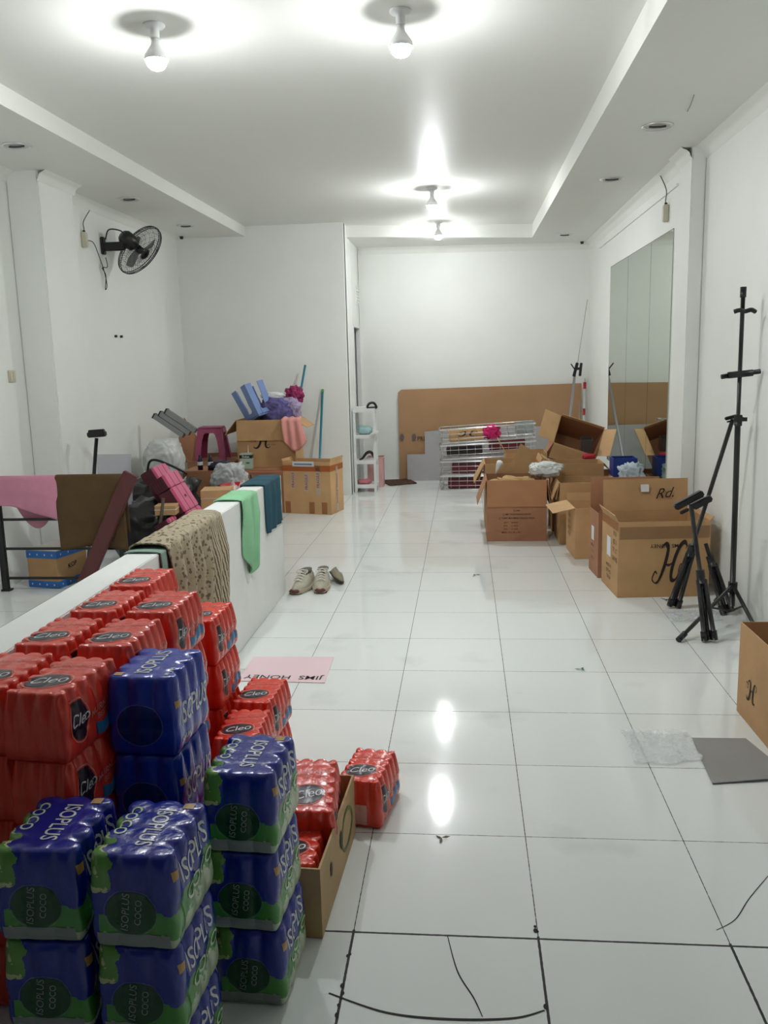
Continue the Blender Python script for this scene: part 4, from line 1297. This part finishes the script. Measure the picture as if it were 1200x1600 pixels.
# ================================================================== REAR LEFT: RACK, BIN, MAT
t = thing('shelf_rack', 'narrow white plastic rack with four shelves against the partition', 'shelf', (-1.165, 10.08, 0))
for sx in (-1, 1):
    for sy in (-1, 1): obj('post', bx((sx*.115, sy*.12, .49), (.03, .03, .98), bev=.004), WHITEP, t)
for z in (.085, .37, .67, .975):
    bm = bmesh.new()
    box(bm, (0, 0, z), (.25, .26, .01)); box(bm, (0, -.128, z-.012), (.25, .012, .045)); box(bm, (0, .128, z-.012), (.25, .012, .045))
    box(bm, (-.122, 0, z-.012), (.012, .26, .045)); box(bm, (.122, 0, z-.012), (.012, .26, .045))
    obj('shelf', bm, WHITEP, t)
tag(obj('packet', lump((-1.17, 10.05, .735), (.17, .16, .11), 51, 3, .15), mat('pale_teal_pack', (168, 204, 204), rough=.3)), 'pale teal soft packet on the second shelf of the rack', 'packet')
tag(obj('remote', bx((0, 0, 0), (.09, .16, .02), T(-1.045, 9.93, .70) @ RY(-.3), .004), WHITEP), 'white flat gadget jutting out of the rack', 'gadget')
tag(obj('packet', lump((-1.19, 10.03, .124), (.17, .15, .06), 53, 3, .2), mat('rose_pack', (206, 120, 132), rough=.35)), 'rose pink packet on the lowest shelf of the rack', 'packet')
tag(obj('headphones', tb(crom([(-1.13, 9.98, .995), (-1.10, 9.99, 1.04), (-1.05, 10.0, 1.045), (-1.02, 10.01, .995), (-1.05, 10.01, .99), (-1.09, 10.0, .99)], 6), .014, 8, True), BLACKP), 'black curled strap lying on the top of the rack', 'strap')
tag(obj('paper_packet', bx((-1.21, 10.05, .992), (.12, .14, .02), bev=.003), PAPER), 'white packet lying on the top shelf of the rack', 'packet')
bm = bmesh.new(); tube(bm, crom([(-1.24, 10.0, .385), (-1.2, 10.0, .40), (-1.15, 10.0, .46), (-1.1, 10.0, .47), (-1.07, 10.0, .42), (-1.06, 10.0, .385)], 6), [.006+.012*math.sin(PI*i/30) for i in range(31)], 8)
tag(obj('sandal', bm, mat('dark_leather', (44, 28, 24), rough=.4)), 'dark curved sandal on the third shelf of the rack', 'shoe')
t = thing('waste_bin', 'pale pink plastic bin beside the white rack', 'bin', (-1.09, 10.45, .001))
obj('bin_body', xf(open_box(.19, .22, .36, .004), Matrix()), mat('pale_pink_plastic', (226, 176, 172), rough=.35), t)
obj('rim', lt([(.13, .35), (.14, .352), (.14, .368), (.13, .366)], 4, RZ(PI/4) @ Matrix.Diagonal((1.05, 1.15, 1, 1)), False), mat('pale_pink_plastic'), t)
bm = prism([(-1.08, 10.87), (-.72, 10.98), (-.60, 10.60), (-.92, 10.43)], T(0, 0, .001), .014)
tag(obj('doormat', bm, mat('brown_shaggy_mat', (82, 56, 42), rough=1, bump=1, bscale=120, vary=.4, vscale=20)), 'brown shaggy doormat on the floor by the back wall', 'mat')

# ================================================================== BACK WALL BOARDS
P = thing('cardboard_sheet', 'huge flat brown cardboard panel leaning on the back wall', 'cardboard panel', (0, 10.93, .001))
obj('panel_sheet', prism([(-.84, 0), (1.46, 0), (1.46, 1.185), (-.80, 1.155), (-.84, 1.12)], T(0, .05, 0) @ RX(PI/2-.03), .012), mat('panel_cardboard', (174, 136, 99), rough=.8, vary=.05, vscale=2.5), P)
for x, s_ in ((-.80, .05), (-.645, .05)):
    obj('stamp_print', xf(disc(s_*.6, s_, 6), T(x, .036, .55) @ RX(PI/2-.03)), mat('faded_purple_print', (112, 92, 96), rough=.8), P)
obj('printed_text', xf(text_bm('PREM', .05, 1, .02), T(-.52, .037, .53) @ RX(PI/2-.03)), INKB, P)
bm = prism([(-.735, 0), (1.3, 0), (1.3, .66), (.1, .675), (-.505, .62), (-.505, .335), (-.735, .335)], T(0, 10.90, .001) @ RX(PI/2-.03), .008)
tag(obj('grey_board', bm, mat('light_grey_board', (176, 174, 174), rough=.8, vary=.03)), 'stepped light grey board leaning in front of the cardboard panel', 'board')


# ================================================================== WIRE BASKETS
def basket(label, z, tilt, w=1.12, d=.42, h=.165, rz=0):
    t = thing('wire_basket', label, 'wire basket', (.27, 10.23, z), (0, tilt, rz), 'stacked chrome wire baskets')
    def rect(zz, r, k=0):
        a, b = w/2-k, d/2-k; c = .03
        pts = [(-a+c, -b, zz), (a-c, -b, zz), (a, -b+c, zz), (a, b-c, zz), (a-c, b, zz), (-a+c, b, zz), (-a, b-c, zz), (-a, -b+c, zz)]
        bm = bmesh.new(); tube(bm, pts, r, 6, True); return bm
    obj('rim', join(rect(h, .010), rect(.006, .008, .01)), CHROME, t)
    bm = bmesh.new()
    for k in (.33, .66):
        bm = join(bm, rect(h*k, .003, .004))
    n = 11
    for i in range(n+1):
        x = -w/2+.03+(w-.06)*i/n
        tube(bm, [(x, -d/2+.003, h), (x, -d/2+.01, .006), (x, d/2-.01, .006), (x, d/2-.003, h)], .0028, 5)
    for i in range(1, 4):
        y = -d/2+d*i/4; tube(bm, [(-w/2+.003, y, h), (-w/2+.01, y, .006), (w/2-.01, y, .006), (w/2-.003, y, h)], .002, 5)
    obj('wire_mesh', bm, CHROME, t)
    return t


basket('chrome wire basket at the bottom of the basket stack', .002, 0)
basket('chrome wire basket second from the floor in the basket stack', .178, -.012)
basket('chrome wire basket tilted up to the right, second from the top', .38, -.035, rz=.01)
basket('chrome wire basket on top of the stack, tilted most', .575, -.055, rz=-.01)
VEL = mat('wine_red_card', (110, 30, 42), rough=.5)
for k, (x, z, w2, hh, a, lb) in enumerate(((.1, .02, .6, .10, 0, 'wine red long box in the bottom wire basket'), (.15, .195, .6, .10, 0, 'wine red long box in the second wire basket'), (.50, .47, .42, .10, -.05, 'wine red long box in the tilted third basket'), (.0, .41, .42, .09, -.05, 'dark box at left end of the tilted third basket'))):
    bm = bmesh.new(); box(bm, (0, 0, hh/2), (w2, .3, hh), T(x, 10.23, z) @ RY(a), .006)
    tag(obj('gift_box', bm, VEL if k != 3 else mat('near_black_card', (34, 22, 26), rough=.5)), lb, 'box', 'dark gift boxes in the wire baskets')
g = tag(obj('paper_bag', bx((0, 0, 0), (.42, .22, .13), T(.02, 10.22, .64) @ RY(-.05), .01), KRAFT2), 'tan paper bag with black script lying in the top basket', 'bag')
obj('script_print', xf(script_h(), T(.04, 10.105, .66) @ RX(PI/2) @ Matrix.Scale(.085, 4) @ Matrix.Diagonal((1.6, .7, 1, 1))), INK, g)
tag(obj('magenta_cloth', lump((.32, 10.10, .68), (.2, .30, .16), 61, 4, .35, False), mat('magenta_cloth', (206, 34, 106), rough=.8, bump=.4, bscale=30)), 'bright magenta cloth draped over the top basket rim', 'cloth')
tag(obj('clear_case', xf(open_box(.2, .2, .14, .004), T(.70, 10.2, .64) @ RY(-.06)), mat('clear_grey_plastic', (170, 180, 178), rough=.12, alpha=.45)), 'clear plastic case at the right end of the top basket', 'plastic case')

# ================================================================== POLES IN THE BACK RIGHT CORNER
t = thing('tripod_pole', 'grey telescopic pole with black phone clamp in the back right corner', 'pole', (0, 0, 0))
obj('pole', tb([(1.16, 10.3, .001), (1.345, 10.75, 1.30)], .016, 10), mat('grey_pole', (168, 170, 176), rough=.35, metal=.3), t)
obj('clamp', join(bx((0, 0, 0), (.035, .03, .17), T(1.35, 10.72, 1.36) @ RY(.25), .004), bx((0, 0, 0), (.03, .03, .16), T(1.41, 10.72, 1.36) @ RY(.1), .004), bx((0, 0, 0), (.08, .02, .03), T(1.38, 10.72, 1.37)), tb([(1.34, 10.7, 1.36), (1.29, 10.68, 1.43)], .008)), BLACKP, t)
obj('antenna', tb([(1.375, 10.75, 1.42), (1.515, 10.98, 2.2)], .0035, 6), STEELG, t)
t = thing('mop_pole', 'thin white pole with red grips leaning in the back right corner', 'pole', (0, 0, 0))
obj('pole', tb([(1.45, 10.72, .001), (1.485, 10.88, 1.25)], .010, 10), WHITEP, t)
for a, b in ((.95, .87), (.98, 1.0)): pass
obj('grip', tb([(1.4835, 10.872, 1.20), (1.4815, 10.863, 1.12)], .019, 10), REDP, t)
obj('grip', tb([(1.4745, 10.832, .88), (1.472, 10.822, .80)], .016, 10), REDP, t)
tag(obj('wooden_stick', tb([(1.40, 10.74, .001), (1.425, 10.86, .98)], .010, 8), mat('pale_wood', (206, 184, 164), rough=.7)), 'short pale stick left of the red-gripped pole', 'stick')

# ================================================================== MIRROR
t = thing('wall_mirror', 'tall frameless greenish mirror in panes on the right wall', 'mirror', (1.545, 8.1, 0))
MIR = mat('mirror_silver', (188, 198, 186), rough=.02, metal=1)
for y0, y1 in ((-1.36, -.62), (-.612, .38), (.388, 1.38)):
    bm = bmesh.new(); box(bm, (0, (y0+y1)/2, 1.42), (.006, y1-y0, 2.02)); obj('mirror_pane', bm, MIR, t)
obj('mirror_edge', bx((.001, .01, 2.433), (.006, 2.74, .006)), mat('brown_edge', (120, 110, 96)), t)

# ================================================================== TRIPOD STANDS
def cyl(a, b, r, n=12): return tb([a, b], r, n)


t = thing('tripod_stand', 'tall black tripod stand with two crossbars standing open by the right wall', 'tripod stand', (1.505, 4.9, 0))
obj('pole', join(cyl((.012, 0, .10), (-.003, 0, 1.17), .016), cyl((-.003, 0, 1.15), (-.006, 0, 1.84), .0115)), BLACKM, t)
obj('end_cap', cyl((-.006, 0, 1.82), (-.006, 0, 1.875), .0165), BLACKP, t)
obj('collar', join(cyl((-.002, 0, 1.13), (-.002, 0, 1.19), .022), bx((.03, 0, 1.165), (.03, .014, .022))), BLACKP, t)
obj('collar', cyl((.011, 0, .18), (.011, 0, .24), .026), BLACKP, t)
obj('crossbar', join(cyl((-.105, -.01, 1.40), (.10, -.01, 1.425), .013), cyl((-.07, -.012, 1.407), (.06, -.012, 1.418), .018)), BLACKP, t)
bm = bmesh.new(); tube(bm, crom([(-.055, -.02, 1.745), (-.03, -.03, 1.752), (0, -.02, 1.745), (.03, -.03, 1.752), (.055, -.02, 1.742)], 5), .012, 10)
obj('phone_clamp', bm, BLACKP, t)
for dx, dy, in ((-.37, -.36), (.075, -.30), (.04, .40)):
    l = obj('leg', cyl((.011+dx*.04, dy*.04, .215), (dx, dy, .014), .011), BLACKM, t)
    e = Vector((dx, dy, .014)); s_ = Vector((.011+dx*.04, dy*.04, .215)); q = e+(s_-e)*.12
    obj('rubber_foot', cyl(tuple(e), tuple(q), .016), BLACKP, l)
    obj('brace', cyl((.011, 0, .07), (dx*.42, dy*.42, .135), .006), BLACKM, t)


def folded(name, label, foot, top, head, leglen=.36, ang=0, hs=1.0):
    t = thing(name, label, 'tripod stand', (0, 0, 0))
    f, p = Vector(foot), Vector(top); d = (p-f).normalized()
    obj('pole', cyl(tuple(f+d*leglen*.85), tuple(p), .012), BLACKM, t)
    side = d.cross(Vector((0, 1, 0))).normalized(); fr = side.cross(d)
    for k in range(3):
        o_ = side*(.026*(k-1))+fr*(.018 if k == 1 else -.006)
        l = obj('leg', cyl(tuple(f+o_+d*.012), tuple(f+o_*.6+d*leglen), .013), BLACKM, t)
        obj('rubber_foot', cyl(tuple(f+o_), tuple(f+o_+d*.05), .0175), BLACKP, l)
    obj('collar', cyl(tuple(f+d*(leglen-.02)), tuple(f+d*(leglen+.05)), .024), BLACKP, t)
    if head:
        M = Matrix.Translation(p) @ RY(head) @ Matrix.Scale(hs, 4)
        obj('phone_clamp', join(bx((0, 0, .025), (.165, .045, .036), M, .007), bx((.05, -.03, -.012), (.11, .035, .034), M, .007), bx((-.05, -.02, -.012), (.05, .025, .016), M, .004)), BLACKP, t)
    return t


folded('tripod_stand', 'black folded tripod leaning far over against the right wall', (1.262, 5.19, .012), (1.505, 5.0, 1.16), -.25, hs=.5)
folded('tripod_stand', 'shorter black folded tripod with twin-bar clamp, standing upright in front', (1.30, 4.55, .012), (1.205, 4.66, .735), -.5, .33)
folded('tripod_stand', 'black folded tripod low behind the open tripod, against the wall', (1.54, 5.05, .012), (1.44, 5.2, .40), 0, .30)

# ================================================================== WALL FAN, SOCKETS
ft = thing('wall_fan', 'black wall-mounted fan with wire cage high on the left wall', 'fan', (-3.2, 7.66, 2.55))
ft.matrix_world = T(-3.2, 7.66, 2.60)
obj('wall_bracket', bx((.015, 0, 0), (.03, .06, .15), bev=.006), BLACKP, ft)
obj('arm', join(bx((.12, .0, -.01), (.2, .05, .075), bev=.012), tb(crom([(.05, -.02, .05), (.09, -.03, .13), (.19, -.02, .12), (.22, 0, .08)], 6), .006)), BLACKP, ft)
ax = Vector((.42, .74, -.52)).normalized(); up_ = Vector((0, 0, 1)); sx_ = ax.cross(up_).normalized(); uy_ = sx_.cross(ax)
O_ = Vector((.22, .05, .055))
MM = Matrix(((sx_.x, uy_.x, ax.x, O_.x), (sx_.y, uy_.y, ax.y, O_.y), (sx_.z, uy_.z, ax.z, O_.z), (0, 0, 0, 1)))
obj('motor_housing', lt([(.001, -.06), (.05, -.055), (.068, -.03), (.072, .03), (.062, .08), (.03, .10), (.001, .10)], 24, MM), BLACKP, ft)
RC = .25
bm = bmesh.new()
for rr_, zz in ((RC, .155), (RC*.985, .17), (RC*.985, .14)): lathe(bm, [(rr_+.004*math.cos(a), zz+.004*math.sin(a)) for a in [i*PI/3 for i in range(7)]], 48, MM, False)
obj('cage_rim', bm, BLACKP, ft)


def cage(zc, sgn, name):
    bm = bmesh.new()
    for k in range(56):
        a = 2*PI*k/56
        pts = []
        for i in range(7):
            f = i/6; r_ = .045+(RC-.045)*f; z_ = .155+sgn*.065*math.cos(f*PI/2)**.6 if f < 1 else .155
            aa = a+.35*f*(1 if sgn > 0 else -1)
            pts.append(MM @ Vector((r_*math.cos(aa), r_*math.sin(aa), z_)))
        tube(bm, pts, .0011, 4, caps=False)
    for f in (.2, .4, .6, .8):
        r_ = .045+(RC-.045)*f; z_ = .155+sgn*.065*math.cos(f*PI/2)**.6
        tube(bm, [MM @ Vector((r_*math.cos(2*PI*i/40), r_*math.sin(2*PI*i/40), z_)) for i in range(40)], .0013, 4, True)
    obj(name, bm, BLACKP, ft)


cage(0, 1, 'front_grille'); cage(0, -1, 'rear_grille')
bg = obj('badge', lt([(.001, .235), (.045, .232), (.05, .222), (.045, .215), (.001, .213)], 20, MM), BLACKP, ft)
SMOKE = mat('smoke_plastic_blade', (70, 68, 68), rough=.3, alpha=.55)
for k in range(3):
    bm = bmesh.new(); rows = []
    for i in range(9):
        f = i/8; r_ = .035+.15*f; wdt = .5+.35*math.sin(PI*min(1, f*.9+.1))
        rows.append([bm.verts.new(MM @ Vector((r_*math.cos(k*2.094+wdt*(u-.5)+.3*f), r_*math.sin(k*2.094+wdt*(u-.5)+.3*f), .15+.035*(u-.5)*(1.3-f)))) for u in (0, .33, .66, 1)])
    for A_, B_ in zip(rows, rows[1:]):
        for j in range(3): f = bm.faces.new((A_[j], A_[j+1], B_[j+1], B_[j])); f.smooth = True
    o = obj('blade', bm, SMOKE, ft); s = o.modifiers.new('thickness', 'SOLIDIFY'); s.thickness = .002
obj('hub', lt([(.001, .12), (.035, .125), (.035, .17), (.02, .185), (.001, .187)], 20, MM), BLACKP, ft)


def socket(name, x, y, z, label, s=1, cord_top=None, tow=1):
    t = thing(name, label, 'socket', (x, y, z))
    obj('socket_body', bx((tow*.02*s, 0, 0), (.04, .055, .125), bev=.006), CREAM, t)
    if cord_top:
        obj('cord', tb(crom([(tow*.02, .0, .06), (tow*.022, 0.0, .09), (tow*.018, .01, cord_top*.6), (tow*.05, .08, cord_top)], 6), .004, 6), mat('grey_cord', (96, 94, 88)), t)
        obj('plug', bx((tow*.02, 0, .066), (.02, .02, .024), bev=.003), BLACKP, t)
    return t


L_ = socket('power_socket', -3.2, 7.27, 2.60, 'cream power socket on the left wall next to the fan', 1, .25)
socket('power_socket', 1.55, 6.95, 2.575, 'cream power socket hanging high above the mirror on the right wall', 1, .29, -1)
tag(obj('fan_cord', tb(crom([(-3.17, 7.31, 2.60), (-3.16, 7.40, 2.59), (-3.17, 7.52, 2.49), (-3.17, 7.60, 2.38), (-3.17, 7.64, 2.26), (-3.175, 7.61, 2.22), (-3.17, 7.63, 2.34), (-3.17, 7.57, 2.40), (-3.17, 7.68, 2.42), (-3.17, 7.66, 2.5)], 8), .004, 6), BLACKP), 'looped black power cord below the wall fan', 'cord')
t = thing('light_switch', 'cream double light switch on the left wall at the picture edge', 'switch', (XL, 6.0, 1.49))
obj('switch_plate', bx((.006, 0, 0), (.012, .09, .085), bev=.003), CREAM, t)
for s_ in (-1, 1): obj('rocker', bx((.013, s_*.02, 0), (.006, .034, .06), bev=.002), CREAM, t)
for k, y in enumerate((7.80, 7.93)):
    tag(obj('wall_screw', lt([(.001, .0), (.012, 0), (.012, .02), (.001, .022)], 12, T(-3.2, y, 1.815) @ RY(PI/2)), BLACKP), 'small black screw on the left wall, %s of two' % ['left', 'right'][k], 'screw')
for x, y, w_ in ((-3.09, 9.60, 'left'), (1.43, 10.9, 'right')):
    tag(obj('ceiling_sensor', lt([(.001, -.03), (.018, -.025), (.022, 0), (.001, .0)], 14, T(x, y, zs(x)-.001)), BLACKP), 'small black knob on the soffit in the %s rear corner' % w_, 'ceiling knob')
tag(obj('ceiling_wire', tb(crom([(1.225, 4.98, zs(1.2)-.004), (1.24, 5.1, zs(1.2)-.016), (1.27, 5.3, zs(1.2)-.004)], 5), .002, 5), mat('grey_cord')), 'short bit of wire sticking out of the right soffit', 'wire')
for o in COL.objects:
    if 'dims' in o: del o['dims']
